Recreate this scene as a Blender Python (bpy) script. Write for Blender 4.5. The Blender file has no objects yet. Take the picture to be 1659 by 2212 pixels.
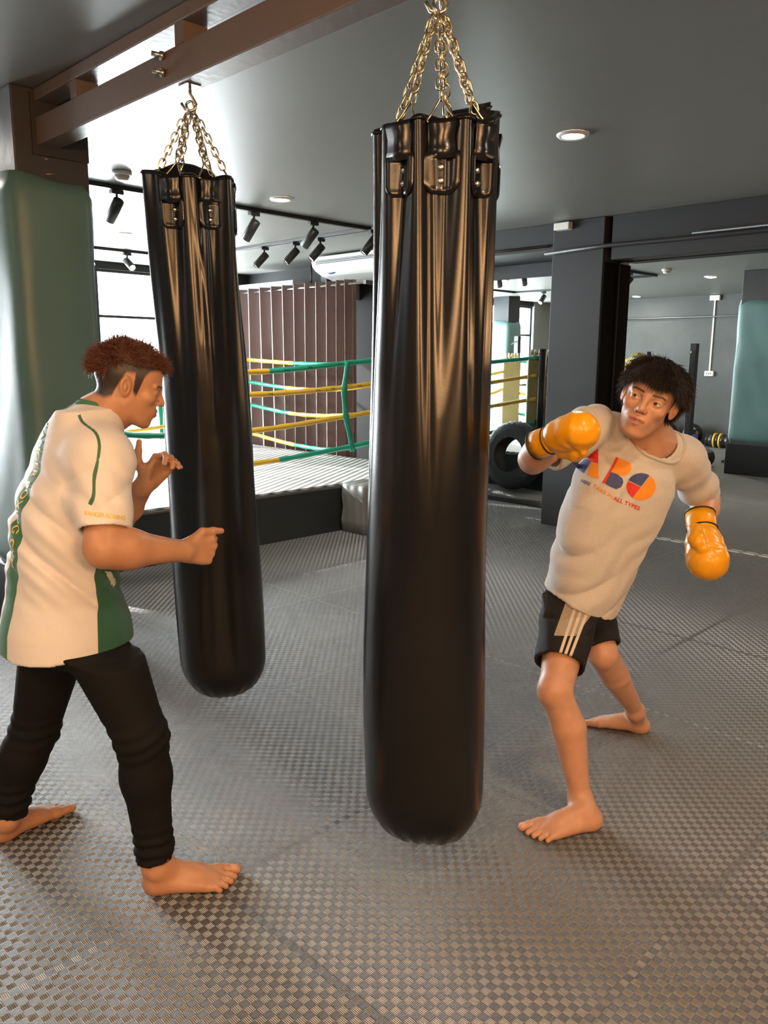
import bpy, bmesh, math, random
import numpy as np
from mathutils import Vector, Matrix, Quaternion
from mathutils.bvhtree import BVHTree
random.seed(7); np.random.seed(7)
C = bpy.context.scene.collection
PI = math.pi
# ------------------------------------------------------------------ camera
CAMZ = 1.48
F_PX = 1735.0
hd, pt, rl = math.radians(45.2), math.radians(10.7), math.radians(0.4)
FW = Vector((math.cos(hd)*math.cos(pt), math.sin(hd)*math.cos(pt), -math.sin(pt)))
_rt = Vector((math.sin(hd), -math.cos(hd), 0)); _up = _rt.cross(FW)
RT = _rt*math.cos(rl) + _up*math.sin(rl); UP = _up*math.cos(rl) - _rt*math.sin(rl)
cam = bpy.data.cameras.new('camera'); camo = bpy.data.objects.new('camera', cam); C.objects.link(camo)
cam.sensor_fit = 'VERTICAL'; cam.sensor_height = 36.0; cam.lens = 36.0*F_PX/2212.0
cam.clip_start = 0.05; cam.clip_end = 100
M3 = Matrix((RT, UP, -FW)).transposed()
camo.matrix_world = Matrix.Translation((0, 0, CAMZ)) @ M3.to_4x4()
bpy.context.scene.camera = camo
def W(x, y, d):            # photograph measurement -> place, d metres away
    return Vector((0, 0, CAMZ)) + (FW + RT*((x-829.5)/F_PX) + UP*((1106-y)/F_PX))*d
# ------------------------------------------------------------------ world, light, exposure
sc = bpy.context.scene
sc.view_settings.view_transform = 'Standard'; sc.view_settings.look = 'None'
sc.view_settings.gamma = 1.0; sc.view_settings.use_curve_mapping = False
sc.view_settings.exposure = 0.25
wd = bpy.data.worlds.new('sky'); sc.world = wd; wd.use_nodes = True
nt = wd.node_tree; bg = nt.nodes['Background']
bg.inputs[0].default_value = (0.86, 0.95, 1.0, 1); bg.inputs[1].default_value = 5.0
def lamp(name, kind, loc, energy, color, target=None, size=None, size_y=None, shape=None, spot=None, blend=.5):
    l = bpy.data.lights.new(name, kind); l.energy = energy; l.color = color
    if kind == 'AREA':
        l.shape = shape or 'RECTANGLE'; l.size = size
        if size_y: l.size_y = size_y
    elif kind == 'SPOT':
        l.spot_size = math.radians(spot); l.spot_blend = blend; l.shadow_soft_size = size or .05
    elif kind == 'SUN': l.angle = size or .01
    else: l.shadow_soft_size = size or .05
    o = bpy.data.objects.new(name, l); C.objects.link(o); o.location = loc
    if target is not None:
        o.rotation_euler = (Vector(target)-Vector(loc)).to_track_quat('-Z', 'Y').to_euler()
    return o
WARM = (1.0, 0.70, 0.45); AMBER = (1.0, 0.52, 0.22); NEUT = (1.0, 0.92, 0.80)
lamp('window_daylight', 'AREA', (2.9, 10.35, 1.45), 2000, (0.90, 0.97, 1.0), (2.9, 0, 1.1), 8.4, 2.4)
lamp('sun', 'SUN', (0, 14, 6), 9.0, (1.0, 0.96, 0.9), (3.4, 5.1, 2.0), .012)
for (x, y, p) in ((3.9, 2.53, 16), (3.9, 5.04, 16), (3.9, 7.5, 12), (1.4, 5.04, 14), (1.4, 7.5, 12), (-1.1, 5.04, 12), (-1.1, 7.5, 12), (3.9, 0.03, 16)):
    lamp('downlight_glow', 'AREA', (x, y, 2.643), p, NEUT, (x, y, 0), .12, shape='DISK')
for (x, y, p) in ((1.4, 0.03, 18), (-1.0, 2.0, 18), (-1.1, 0.03, 26), (1.4, -2.0, 20)):
    lamp('downlight_warm_glow', 'AREA', (x, y, 2.643), p, WARM, (x, y, 0), .19, shape='DISK')

lamp('added_wall_glow', 'AREA', (-1.60, -.6, 2.1), 70, AMBER, (1.6, 2.0, 1.5), 1.5, .5)  # added amber light from the left wall for the bags' orange highlights
lamp('added_back_glow', 'AREA', (.3, -3.08, 2.15), 90, AMBER, (1.7, 1.4, 1.5), 1.6, .5)  # added amber light from the back wall, same purpose
# ------------------------------------------------------------------ materials
MATS = {}
def nodes(name):
    m = bpy.data.materials.new(name); m.use_nodes = True
    return m, m.node_tree, m.node_tree.nodes['Principled BSDF']
def N(nt, typ, **kw):
    n = nt.nodes.new(typ)
    for k, v in kw.items():
        if k.startswith('i_'):
            key = k[2:]; key = int(key) if key.isdigit() else key
            n.inputs[key].default_value = v
        else: setattr(n, k, v)
    return n
def mat(name, col, rough=.6, metal=0, var=.12, vscale=6, bump=.1, bscale=80, spec=.5, coat=0, emis=None, estr=0, sheen=0, sss=0):
    if name in MATS: return MATS[name]
    m, nt, b = nodes(name); L = nt.links.new
    tc = N(nt, 'ShaderNodeTexCoord')
    n1 = N(nt, 'ShaderNodeTexNoise', i_Scale=vscale, i_Detail=5.0); L(tc.outputs['Object'], n1.inputs['Vector'])
    mx = N(nt, 'ShaderNodeMix', data_type='RGBA')
    mx.inputs[6].default_value = (*[max(0, c*(1-var)) for c in col], 1); mx.inputs[7].default_value = (*[min(1, c*(1+var)) for c in col], 1)
    L(n1.outputs[0], mx.inputs[0]); L(mx.outputs[2], b.inputs['Base Color'])
    b.inputs['Roughness'].default_value = rough; b.inputs['Metallic'].default_value = metal
    b.inputs['Specular IOR Level'].default_value = spec; b.inputs['Coat Weight'].default_value = coat
    b.inputs['Sheen Weight'].default_value = sheen
    if sss:
        b.inputs['Subsurface Weight'].default_value = sss; b.inputs['Subsurface Radius'].default_value = (.012, .004, .002); b.inputs['Subsurface Scale'].default_value = 1.0
    if bump:
        n2 = N(nt, 'ShaderNodeTexNoise', i_Scale=bscale, i_Detail=4.0); L(tc.outputs['Object'], n2.inputs['Vector'])
        bp = N(nt, 'ShaderNodeBump', i_Strength=bump, i_Distance=.01); L(n2.outputs[0], bp.inputs['Height']); L(bp.outputs[0], b.inputs['Normal'])
    if emis: b.inputs['Emission Color'].default_value = (*emis, 1); b.inputs['Emission Strength'].default_value = estr
    MATS[name] = m; return m
# ------------------------------------------------------------------ mesh helpers
def bx(bm, x0, x1, y0, y1, z0, z1, mi=0):
    v = [bm.verts.new(p) for p in ((x0,y0,z0),(x1,y0,z0),(x1,y1,z0),(x0,y1,z0),(x0,y0,z1),(x1,y0,z1),(x1,y1,z1),(x0,y1,z1))]
    for f in ((0,3,2,1),(4,5,6,7),(0,1,5,4),(1,2,6,5),(2,3,7,6),(3,0,4,7)):
        bm.faces.new([v[i] for i in f]).material_index = mi
    return v
def obox(bm, M, sx, sy, sz):
    v = bx(bm, -sx/2, sx/2, -sy/2, sy/2, -sz/2, sz/2)
    for q in v: q.co = M @ q.co
    return v
def frame_of(d, ref=Vector((0, 0, 1))):
    d = d.normalized()
    if abs(d.dot(ref)) > .99: ref = Vector((1, 0, 0))
    a = ref.cross(d).normalized(); return a, d.cross(a)
def tube(bm, pts, rad, n=10, cap=True, closed=False, flat=1.0):
    pts = [Vector(p) for p in pts]; k = len(pts)
    rs = rad if hasattr(rad, '__len__') else [rad]*k
    rings = []; pa = None
    for i, p in enumerate(pts):
        if closed: d = pts[(i+1) % k]-pts[i-1]
        else: d = pts[min(i+1, k-1)]-pts[max(i-1, 0)]
        if d.length < 1e-9: d = Vector((0, 0, 1))
        d.normalize()
        if pa is None: a, b = frame_of(d)
        else:
            a = pa - d*pa.dot(d)
            a = a.normalized() if a.length > 1e-6 else frame_of(d)[0]; b = d.cross(a)
        pa = a
        rings.append([bm.verts.new(p + (a*math.cos(2*PI*j/n) + b*flat*math.sin(2*PI*j/n))*rs[i]) for j in range(n)])
    for i in range(k if closed else k-1):
        r0, r1 = rings[i], rings[(i+1) % k]
        for j in range(n):
            f = bm.faces.new((r0[j], r0[(j+1) % n], r1[(j+1) % n], r1[j])); f.smooth = True
    if cap and not closed:
        bm.faces.new(rings[0][::-1]); bm.faces.new(rings[-1])
    return rings
def lathe(bm, prof, M=Matrix(), n=24, smooth=True, caps=True):
    rings = []
    for r, z in prof: rings.append([bm.verts.new(M @ Vector((r*math.cos(2*PI*j/n), r*math.sin(2*PI*j/n), z))) for j in range(n)])
    for i in range(len(rings)-1):
        for j in range(n):
            f = bm.faces.new((rings[i][j], rings[i][(j+1) % n], rings[i+1][(j+1) % n], rings[i+1][j])); f.smooth = smooth
    if not caps: return
    if prof[0][0] > 1e-5: bm.faces.new(rings[0][::-1])
    if prof[-1][0] > 1e-5: bm.faces.new(rings[-1])
def NB(): return bmesh.new()
def obj(name, bm, m, parent=None, bevel=0, smooth=False, sub=0, loc=None):
    me = bpy.data.meshes.new(name)
    bmesh.ops.recalc_face_normals(bm, faces=bm.faces); bm.to_mesh(me); bm.free()
    o = bpy.data.objects.new(name, me); C.objects.link(o)
    for q in (m if isinstance(m, (list, tuple)) else [m]): me.materials.append(q)
    if smooth:
        for p in me.polygons: p.use_smooth = True
    if bevel:
        md = o.modifiers.new('bevel', 'BEVEL'); md.width = bevel; md.segments = 2; md.limit_method = 'ANGLE'
    if sub:
        md = o.modifiers.new('subd', 'SUBSURF'); md.levels = sub; md.render_levels = sub
    if parent is not None:
        o.parent = parent
        pl = parent.matrix_basis.translation if parent.parent is None else parent.parent.matrix_basis.translation
        if parent.parent is None: o.location = -pl           # shapes are given in room coordinates
    return o
def tag(o, label=None, cat=None, group=None, kind=None):
    if label: o['label'] = label
    if cat: o['category'] = cat
    if group: o['group'] = group
    if kind: o['kind'] = kind
    return o
def thing(name, label, cat, loc=(0, 0, 0), group=None):
    o = bpy.data.objects.new(name, None); C.objects.link(o); o.location = loc; o.empty_display_size = .05
    return tag(o, label, cat, group)
def struct(name, bm, m, **k):
    o = obj(name, bm, m, **k); o['kind'] = 'structure'; return o
def copy_tree(o, parent=None):
    c = o.copy(); C.objects.link(c)
    if parent: c.parent = parent
    for ch in list(o.children): copy_tree(ch, c)
    return c

# ------------------------------------------------------------------ floor material: puzzle mats
def floor_mat():
    m, nt, b = nodes('puzzle_mat_rubber'); L = nt.links.new
    tc = N(nt, 'ShaderNodeTexCoord'); sp = N(nt, 'ShaderNodeSeparateXYZ'); L(tc.outputs['Object'], sp.inputs[0])
    def mth(op, a, bb=None, c=None):
        n = N(nt, 'ShaderNodeMath', operation=op)
        for i, v in enumerate((a, bb, c)):
            if v is None: continue
            if isinstance(v, (int, float)): n.inputs[i].default_value = v
            else: L(v, n.inputs[i])
        return n.outputs[0]
    X, Y = sp.outputs[0], sp.outputs[1]
    S = 46.0
    cx, cy = mth('FLOOR', mth('MULTIPLY', X, S)), mth('FLOOR', mth('MULTIPLY', Y, S))
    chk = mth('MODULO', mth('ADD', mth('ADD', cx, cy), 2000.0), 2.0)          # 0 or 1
    def ridge(t): return mth('PINGPONG', mth('MULTIPLY', t, S*5), .5)          # 5 ridges a square
    r = N(nt, 'ShaderNodeMix', data_type='FLOAT'); L(chk, r.inputs[0]); L(ridge(X), r.inputs[2]); L(ridge(Y), r.inputs[3])
    fx, fy = mth('PINGPONG', mth('MULTIPLY', X, S), .5), mth('PINGPONG', mth('MULTIPLY', Y, S), .5)
    edge = mth('MINIMUM', mth('MULTIPLY', mth('MINIMUM', fx, fy), 8.0), 1.0)   # grooves between the squares
    h0 = mth('MULTIPLY', mth('MULTIPLY', r.outputs[0], 2.0), mth('ADD', mth('MULTIPLY', edge, .6), .4))
    # interlocking seams, 1 m tiles
    def seam(a, t, off, toff):
        u = mth('SUBTRACT', mth('FRACT', mth('ADD', a, off)), .5)               # distance from the seam (seam at 0)
        w = mth('SUBTRACT', mth('PINGPONG', mth('ADD', mth('MULTIPLY', t, 9.0), toff), 1.0), .5)
        w = mth('MULTIPLY', mth('MINIMUM', mth('MAXIMUM', mth('MULTIPLY', w, 8.0), -1.0), 1.0), .013)
        d = mth('ABSOLUTE', mth('SUBTRACT', u, w))
        return d, mth('ABSOLUTE', u)
    d1, u1 = seam(X, Y, -.12+.5+10, 0.3+50); d2, u2 = seam(Y, X, -.79+.5+10, .7+50)
    d = mth('MINIMUM', d1, d2); u = mth('MINIMUM', u1, u2)
    line = mth('LESS_THAN', d, .0020)
    plain = mth('MULTIPLY', mth('LESS_THAN', u, .012), .35)                                            # less ridged border
    h = mth('MULTIPLY', h0, mth('SUBTRACT', 1.0, plain))
    h = mth('SUBTRACT', h, mth('MULTIPLY', line, 2.5))
    n1 = N(nt, 'ShaderNodeTexNoise', i_Scale=.9, i_Detail=6.0, i_Roughness=.6); L(tc.outputs['Object'], n1.inputs['Vector'])
    n2 = N(nt, 'ShaderNodeTexNoise', i_Scale=14.0, i_Detail=5.0); L(tc.outputs['Object'], n2.inputs['Vector'])
    ramp = N(nt, 'ShaderNodeMix', data_type='RGBA'); ramp.inputs[6].default_value = (.045, .044, .043, 1); ramp.inputs[7].default_value = (.095, .092, .088, 1)
    L(mth('ADD', mth('MULTIPLY', n1.outputs[0], .6), mth('MULTIPLY', n2.outputs[0], .4)), ramp.inputs[0])
    tone = N(nt, 'ShaderNodeMix', data_type='RGBA', blend_type='MULTIPLY'); tone.inputs[0].default_value = 1; L(ramp.outputs[2], tone.inputs[6]); L(mth('ADD', mth('MULTIPLY', chk, -.5), 1.1), tone.inputs[7])  # alternate squares darker in colour, standing in for the ridges' reflection contrast
    dk = N(nt, 'ShaderNodeMix', data_type='RGBA'); L(tone.outputs[2], dk.inputs[6]); dk.inputs[7].default_value = (.008, .008, .008, 1); L(line, dk.inputs[0])
    L(dk.outputs[2], b.inputs['Base Color'])
    tg = N(nt, 'ShaderNodeMix', data_type='VECTOR'); L(chk, tg.inputs[0]); tg.inputs[4].default_value = (0, 1, 0); tg.inputs[5].default_value = (1, 0, 0)
    L(tg.outputs[1], b.inputs['Tangent'])
    b.inputs['Anisotropic'].default_value = .9
    b.inputs['IOR'].default_value = 2.3; L(mth('ADD', mth('MULTIPLY', chk, -.62), 1.0), b.inputs['Specular IOR Level'])
    L(mth('ADD', mth('ADD', mth('MULTIPLY', n2.outputs[0], .08), .42), mth('MULTIPLY', chk, .14)), b.inputs['Roughness'])
    bp = N(nt, 'ShaderNodeBump', i_Strength=.9, i_Distance=.002); L(h, bp.inputs['Height']); L(bp.outputs[0], b.inputs['Normal'])
    return m
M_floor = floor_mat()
def wall_mat(name, col, rough=.55, streak=.25, spec=.22):
    m, nt, b = nodes(name); L = nt.links.new
    tc = N(nt, 'ShaderNodeTexCoord')
    n1 = N(nt, 'ShaderNodeTexNoise', i_Scale=1.3, i_Detail=7.0, i_Roughness=.62); L(tc.outputs['Object'], n1.inputs['Vector'])
    n2 = N(nt, 'ShaderNodeTexNoise', i_Scale=22.0, i_Detail=6.0); L(tc.outputs['Object'], n2.inputs['Vector'])
    mx = N(nt, 'ShaderNodeMix', data_type='RGBA')
    mx.inputs[6].default_value = (*[c*(1-streak) for c in col], 1); mx.inputs[7].default_value = (*[c*(1+streak) for c in col], 1)
    L(n1.outputs[0], mx.inputs[0]); L(mx.outputs[2], b.inputs['Base Color'])
    b.inputs['Roughness'].default_value = rough; b.inputs['Specular IOR Level'].default_value = spec
    bp = N(nt, 'ShaderNodeBump', i_Strength=.12, i_Distance=.006); L(n2.outputs[0], bp.inputs['Height']); L(bp.outputs[0], b.inputs['Normal'])
    return m
M_ceil = wall_mat('ceiling_paint', (.195, .195, .18), .42, .07, .5)
M_wall = wall_mat('wall_paint_grey', (.105, .11, .108), streak=.35)
M_dark = wall_mat('wall_paint_dark', (.018, .018, .019), .6)
M_pil = wall_mat('pillar_paint', (.036, .038, .041), .5, .12)
M_brown = wall_mat('pillar_paint_brown', (.045, .042, .042), .55, .15)
M_black = mat('black_metal', (.013, .013, .014), .38, 0, .1)
M_white = mat('white_plastic', (.75, .75, .72), .35, 0, .04)
M_steel = mat('zinc_steel', (.62, .60, .55), .25, 1, .08, bump=.05)
M_gold = mat('yellow_zinc', (.74, .66, .48), .27, 1, .12, bump=.05)
M_green = mat('green_vinyl', (.10, .19, .182), .42, 0, .12, 3, .12, 12)
M_gverm = mat('green_tape', (.015, .33, .22), .3, 0, .15, 8, .35, 40)
M_yell = mat('yellow_tape', (.72, .46, .05), .32, 0, .15, 8, .35, 40)
M_leather = mat('black_leather', (.007, .007, .008), .25, 0, .2, 5, .018, 260, spec=.52)
M_truss = mat('brown_steel_paint', (.165, .125, .105), .42, 0, .12, 5, .12, 30)
M_curt = mat('brown_curtain_cloth', (.15, .095, .088), .6, 0, .1, 4, .1, 300, sheen=.3)
M_tarp = mat('grey_vinyl', (.22, .23, .23), .35, 0, .12, 4, .15, 30)

# ------------------------------------------------------------------ the room
CZ = 2.66
b_ = NB(); v = [b_.verts.new(p) for p in ((-1.7, -3.2, 0), (7.2, -3.2, 0), (7.2, 9.8, 0), (-1.7, 9.8, 0))]; b_.faces.new(v)
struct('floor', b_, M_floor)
b_ = NB(); bx(b_, -1.9, 7.4, -3.4, 10.0, CZ, CZ+.15); struct('ceiling', b_, M_ceil)
b_ = NB(); bx(b_, -1.9, -1.7, -3.4, 10.0, -.1, CZ); struct('wall_left', b_, M_wall)
b_ = NB(); bx(b_, -1.7, 7.4, -3.4, -3.2, -.1, CZ); struct('wall_back', b_, M_wall)
# far wall: a low sill, a header and piers around the two window bays
b_ = NB()
bx(b_, -1.7, 7.4, 9.8, 10.0, -.1, .12); bx(b_, -1.7, 7.4, 9.8, 10.0, 2.57, CZ)
bx(b_, 3.95, 4.5, 9.8, 10.0, .12, 2.57); bx(b_, 6.7, 7.4, 9.8, 10.0, .12, 2.57)
struct('wall_far', b_, M_dark)
b_ = NB(); bx(b_, -1.7, -.17, 9.78, 10.0, .0, CZ-.001); struct('wall_pier', b_, wall_mat('pier_paint', (.24, .25, .245)))
M_glass, nt, b = nodes('window_glass')
tr = N(nt, 'ShaderNodeBsdfTransparent'); gl = N(nt, 'ShaderNodeBsdfGlossy'); gl.inputs['Roughness'].default_value = .02
mx = N(nt, 'ShaderNodeMixShader'); mx.inputs[0].default_value = .07
nt.links.new(tr.outputs[0], mx.inputs[1]); nt.links.new(gl.outputs[0], mx.inputs[2])
nt.links.new(mx.outputs[0], nt.nodes['Material Output'].inputs[0])
def window(name, x0, x1, z0, z1, muls, trans):
    bm = NB(); w = .035
    bx(bm, x0, x1, 9.84, 9.9, z1-w, z1); bx(bm, x0, x1, 9.84, 9.9, z0, z0+w)
    for x in [x0+w/2]+muls+[x1-w/2]: bx(bm, x-w/2, x+w/2, 9.841, 9.899, z0+w, z1-w)
    for z in trans: bx(bm, x0+w, x1-w, 9.85, 9.89, z-w/2, z+w/2)
    o = struct(name, bm, M_black, bevel=.004)
    g = NB(); bx(g, x0+w/2, x1-w/2, 9.868, 9.872, z0+w/2, z1-w/2); obj('window_pane', g, M_glass, o)
window('window_1', 4.5, 6.7, .12, 2.57, [4.72, 5.9], [2.0, 1.0])
window('window_2', -.17, 3.95, .12, 2.57, [.7, 1.8, 2.9, 3.62], [2.0, 1.0])
# mirror side: recessed wall, boxed beam, square pillar
b_ = NB(); bx(b_, 6.96, 7.2, 3.9, 9.8, -.1, CZ); bx(b_, 6.43, 7.2, -3.2, 3.9, -.1, CZ); struct('wall_right', b_, M_dark)
b_ = NB(); bx(b_, 6.2, 6.96, 4.16, 5.58, 2.44, CZ); bx(b_, 6.2, 6.43, -3.2, 3.6, 2.31, CZ); bx(b_, 6.9, 6.96, 4.16, 5.58, 2.3, 2.44); struct('trim_beam', b_, M_pil, bevel=.004)
b_ = NB(); bx(b_, 6.18, 6.955, 3.66, 4.16, 0, CZ-.001); struct('wall_pillar', b_, M_pil, bevel=.006)
b_ = NB(); bx(b_, 6.182, 6.43, 3.645, 3.6595, 0, 2.30); struct('trim_1', b_, mat('matt_black_paint', (.006, .006, .006), .9, spec=.05))
M_mirror, nt, b = nodes('mirror_silver')
b.inputs['Metallic'].default_value = 1; b.inputs['Roughness'].default_value = .0; b.inputs['Base Color'].default_value = (.86, .89, .875, 1)
def mirror(x, y0, y1, z0, z1, fr, label):
    t = thing('wall_mirror', label, 'mirror', (x, (y0+y1)/2, z0))
    bm = NB(); bx(bm, x, x+.006, y0, y1, z0, z1); obj('mirror_glass', bm, M_mirror, t)
    bm = NB()
    if fr:
        w = .05
        bx(bm, x-.03, x+.01, y0-.01, y1+.01, z0-w, z0-.001); bx(bm, x-.03, x+.01, y0-.04, y0-.001, z0-w, z1)
        bx(bm, x-.03, x+.01, y1+.001, y1+.04, z0-w, z1)
    else:
        bx(bm, x-.004, x+.01, y1+.001, y1+.022, z0, z1)
    obj('mirror_frame', bm, M_black, t, bevel=.003)
mirror(6.90, 4.22, 5.9, .055, 2.3, True, 'tall wall mirror with a black frame left of the grey pillar')
mirror(6.40, -3.1, 3.62, .004, 2.305, False, 'large frameless wall mirror right of the grey pillar')
# pale toothed mat edge along the mirrors
M_tooth = mat('pale_edge_foam', (.62, .62, .58), .5)
for (k0, k1, xx, lb) in ((0, 2, 6.30, 'short black and white toothed mat edge left of the pillar'), (7, 64, 6.36, 'long black and white toothed mat edge along the right mirror')):
    bm = NB()
    bx(bm, xx+.0222, xx+.03, 4.42-k1*.12, 4.42-k0*.12-.001, 0, .003)
    for k in range(k0, k1):
        y = 4.42-k*.12; bx(bm, xx, xx+.0221, y-.085, y, .0, .004)
    tag(obj('mat_edge_strip', bm, M_tooth), lb, 'floor strip')
# conduits
M_cond = mat('dark_conduit', (.03, .03, .032), .4)
def pipe(pts, r, label, name='conduit_pipe', m=M_cond, cat='pipe'):
    bm = NB(); tube(bm, pts, r, 8); return tag(obj(name, bm, m), label, cat)
pipe([(6.18, 5.57, 2.475), (6.18, 4.2, 2.47)], .012, 'thin dark conduit along the beam above the left mirror')
pipe([(6.13, 4.2, 2.40), (6.15, 3.62, 2.42), (6.17, 3.0, 2.415), (6.17, -3, 2.415)], .018, 'dark conduit running under the beam above the right mirror')
pipe([(6.165, 2.9, 2.447), (6.165, -3, 2.447)], .012, 'thinner dark conduit just above another over the right mirror')
pipe([(-1.655, 9.7, 2.28), (-1.655, -3, 2.28)], .012, 'thin dark conduit crossing the left wall, seen in the right mirror')
tc_ = thing('cable_trunking', 'white cable trunking with a box at each end, on the wall in the mirror', 'conduit', (-1.7, 6.3, 1.3))
bm = NB(); bx(bm, -1.699, -1.68, 6.29, 6.315, 1.3, 2.6); obj('trunking', bm, M_white, tc_)
bm = NB(); bx(bm, -1.698, -1.65, 6.21, 6.39, 2.56, 2.65); obj('junction_box', bm, M_white, tc_, bevel=.006)
bm = NB(); bx(bm, -1.698, -1.65, 6.22, 6.38, 1.24, 1.33); so = obj('wall_socket', bm, M_white, tc_, bevel=.006)
for k in (-1, 0, 1):
    bm = NB(); bx(bm, -1.6495, -1.648, 6.3+k*.035-.006, 6.3+k*.035+.006, 1.27, 1.30); obj('socket_hole', bm, M_black, so)
bm = NB(); bx(bm, 6.12, 6.199, 3.97, 4.12, 2.585, 2.645); tag(obj('junction_box', bm, M_white, bevel=.006), 'small white junction box on the beam at the top left of the pillar', 'box')

# downlights, smoke detector
M_emit = mat('downlight_diffuser', (1, 1, .95), .4, emis=(1, .95, .85), estr=14)
M_emitw = mat('warm_downlight_diffuser', (1, .9, .7), .4, emis=(1, .68, .36), estr=14)
def downlight(x, y, label, warm=False, r=.075):
    t = thing('recessed_downlight', label, 'ceiling light', (x, y, CZ))
    bm = NB(); lathe(bm, [(r*.8, -.012), (r, -.014), (r*1.15, -.004), (r*1.15, -.0005)], Matrix.Translation((x, y, CZ)), 28, caps=False); obj('trim_ring', bm, M_white, t)
    bm = NB(); lathe(bm, [(r*.79, -.010), (r*.79, -.004)], Matrix.Translation((x, y, CZ)), 28); obj('diffuser', bm, M_emitw if warm else M_emit, t)
    return t
downlight(3.9, 2.53, 'round white ceiling downlight above the boxer, right of the near bag chains')
downlight(3.9, 5.04, 'round white ceiling downlight between the two heavy bags')
downlight(3.9, 7.5, 'round ceiling downlight above the ring, between green column and left bag')
downlight(1.4, 5.04, 'round ceiling downlight behind the green column, seen in the right mirror', r=.085)
downlight(1.4, 7.5, 'round ceiling downlight over the ring corner, seen in the mirror')
downlight(-1.1, 5.04, 'round ceiling downlight near the left wall, seen in the mirror')
downlight(-1.1, 7.5, 'farther round ceiling downlight near the left wall, seen in the mirror')
for (x, y) in ((3.9, .03), (1.4, .03), (-1.0, 2.0), (-1.1, .03), (1.4, -2.0)):
    downlight(x, y, 'round warm ceiling downlight behind the viewer', True, .12)['group'] = 'warm downlights behind the viewer'
M_addglow = mat('added_warm_glow', (1, .8, .5), .5, emis=(1, .52, .22), estr=6)  # glow of the unseen panels added where the amber lights sit
for (x0, x1, y0, y1, lb) in ((-1.69, -1.64, -1.4, .2, 'long warm glow panel added on the left wall behind the viewer'), (-.6, 1.2, -3.19, -3.12, 'long warm glow panel added on the back wall behind the viewer')):
    t = thing('added_glow_panel', lb, 'wall lamp', ((x0+x1)/2, (y0+y1)/2, 2.1)); bm = NB(); bx(bm, x0, x1, y0, y1, 1.84, 2.39); obj('glow_panel_face', bm, M_addglow, t, bevel=.02)
t = thing('smoke_detector', 'small white smoke detector on the ceiling beside the green column', 'smoke detector', (2.65, 5.08, CZ))
bm = NB(); lathe(bm, [(.062, -.0005), (.062, -.02), (.055, -.026)], Matrix.Translation((2.65, 5.08, CZ)), 28); obj('base', bm, M_white, t)
bm = NB(); lathe(bm, [(.05, -.0262), (.038, -.05), (.03, -.056), (.001, -.056)], Matrix.Translation((2.65, 5.08, CZ)), 28); obj('sensor_head', bm, mat('pale_plastic', (.6, .52, .45), .4), t)

# ------------------------------------------------------------------ lighting tracks and spots
t = thing('lighting_track', 'black rectangular loop of lighting track on the ceiling above the ring', 'lighting track', (3.7, 7.0, CZ))
for nm, (x0, x1, y0, y1) in enumerate(((2.1, 5.26, 5.48, 5.52), (5.22, 5.26, 5.52, 8.58), (2.1, 5.26, 8.58, 8.62), (2.1, 2.14, 5.52, 8.58))):
    bm = NB(); bx(bm, x0, x1, y0, y1, CZ-.03, CZ-.0005); obj('rail', bm, M_black, t, bevel=.002)
M_lens = mat('spot_lens', (.9, .9, .85), .1, emis=(1, .95, .85), estr=10)
def spot(x, y, aim, label, L=.17, r=.038):
    top = Vector((x, y, CZ-.03)); piv = Vector((x, y, CZ-.115)); d = (Vector(aim)-piv).normalized()
    t = thing('track_spotlight', label, 'spotlight', top, 'spotlights on the ceiling track')
    bm = NB(); bx(bm, x-.045, x+.045, y-.022, y+.022, CZ-.062, CZ-.031); obj('adapter', bm, M_black, t, bevel=.004)
    bm = NB(); tube(bm, [top-Vector((0, 0, .03)), piv], .009, 8); obj('stem', bm, M_black, t)
    a, b2 = frame_of(d); M = Matrix((a, b2, d)).transposed().to_4x4(); M.translation = piv + d*.02 - Vector((0, 0, .01))
    bm = NB(); lathe(bm, [(r*.9, -.055), (r, -.05), (r, L-.05), (r*.93, L-.048), (r*.9, L-.06)], M, 22); obj('lamp_housing', bm, M_black, t)
    bm = NB(); lathe(bm, [(r*.88, L-.062), (r*.88, L-.058)], M, 22); obj('lens', bm, M_lens, t)
def gx(x, y): # ceiling point of a pixel measurement
    d = FW*F_PX + RT*(x-829.5) + UP*(1106-y); k = (CZ-.05-CAMZ)/d.z; return Vector((d.x*k, d.y*k))
spots = [(260, 414, 'x', (2.5, 8.0, 0), 'black track spotlight beside the green column, nearest the smoke detector'),
 (556, 462, 'x', (3.4, 7.6, 0), 'black track spotlight just right of the left heavy bag'),
 (693, 481, 'x', (4.0, 8.0, 0), 'black track spotlight, second from the corner of the near rail'),
 (779, 497, 'y', (3.6, 6.6, 0), 'black track spotlight at the rail corner nearest the big bag'),
 (693, 519, 'y', (3.2, 7.2, 0), 'black track spotlight over the air conditioner, half behind another'),
 (622, 525, 'y', (3.2, 7.8, 0), 'black track spotlight in the middle of the right hand rail'),
 (552, 535, 'y', (3.2, 8.2, 0), 'black track spotlight at the far end of the right hand rail'),
 (227, 533, 'f', (3.9, 5.2, .3), 'lit track spotlight in front of the window beside the green column'),
 (325, 541, 'f', (4.4, 5.2, .3), 'lit track spotlight on the far rail at the edge of the left bag')]
for x, y, k, aim, lb in spots:
    g = gx(x, y)
    if k == 'x': g = Vector((g.x, 5.5))
    elif k == 'y': g = Vector((5.24, g.y))
    else: g = Vector((g.x, 8.6))
    spot(g.x, g.y, aim, lb)
for yy in (5.95, 6.9, 8.0): spot(2.12, yy, (4.6, yy-.1, .2), {5.95: 'lit track spotlight on the left rail nearest the column, seen in the right mirror', 6.9: 'lit track spotlight in the middle of the left rail, seen in the mirror', 8.0: 'lit track spotlight at the far end of the left rail, seen in the mirror'}[yy])

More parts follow.
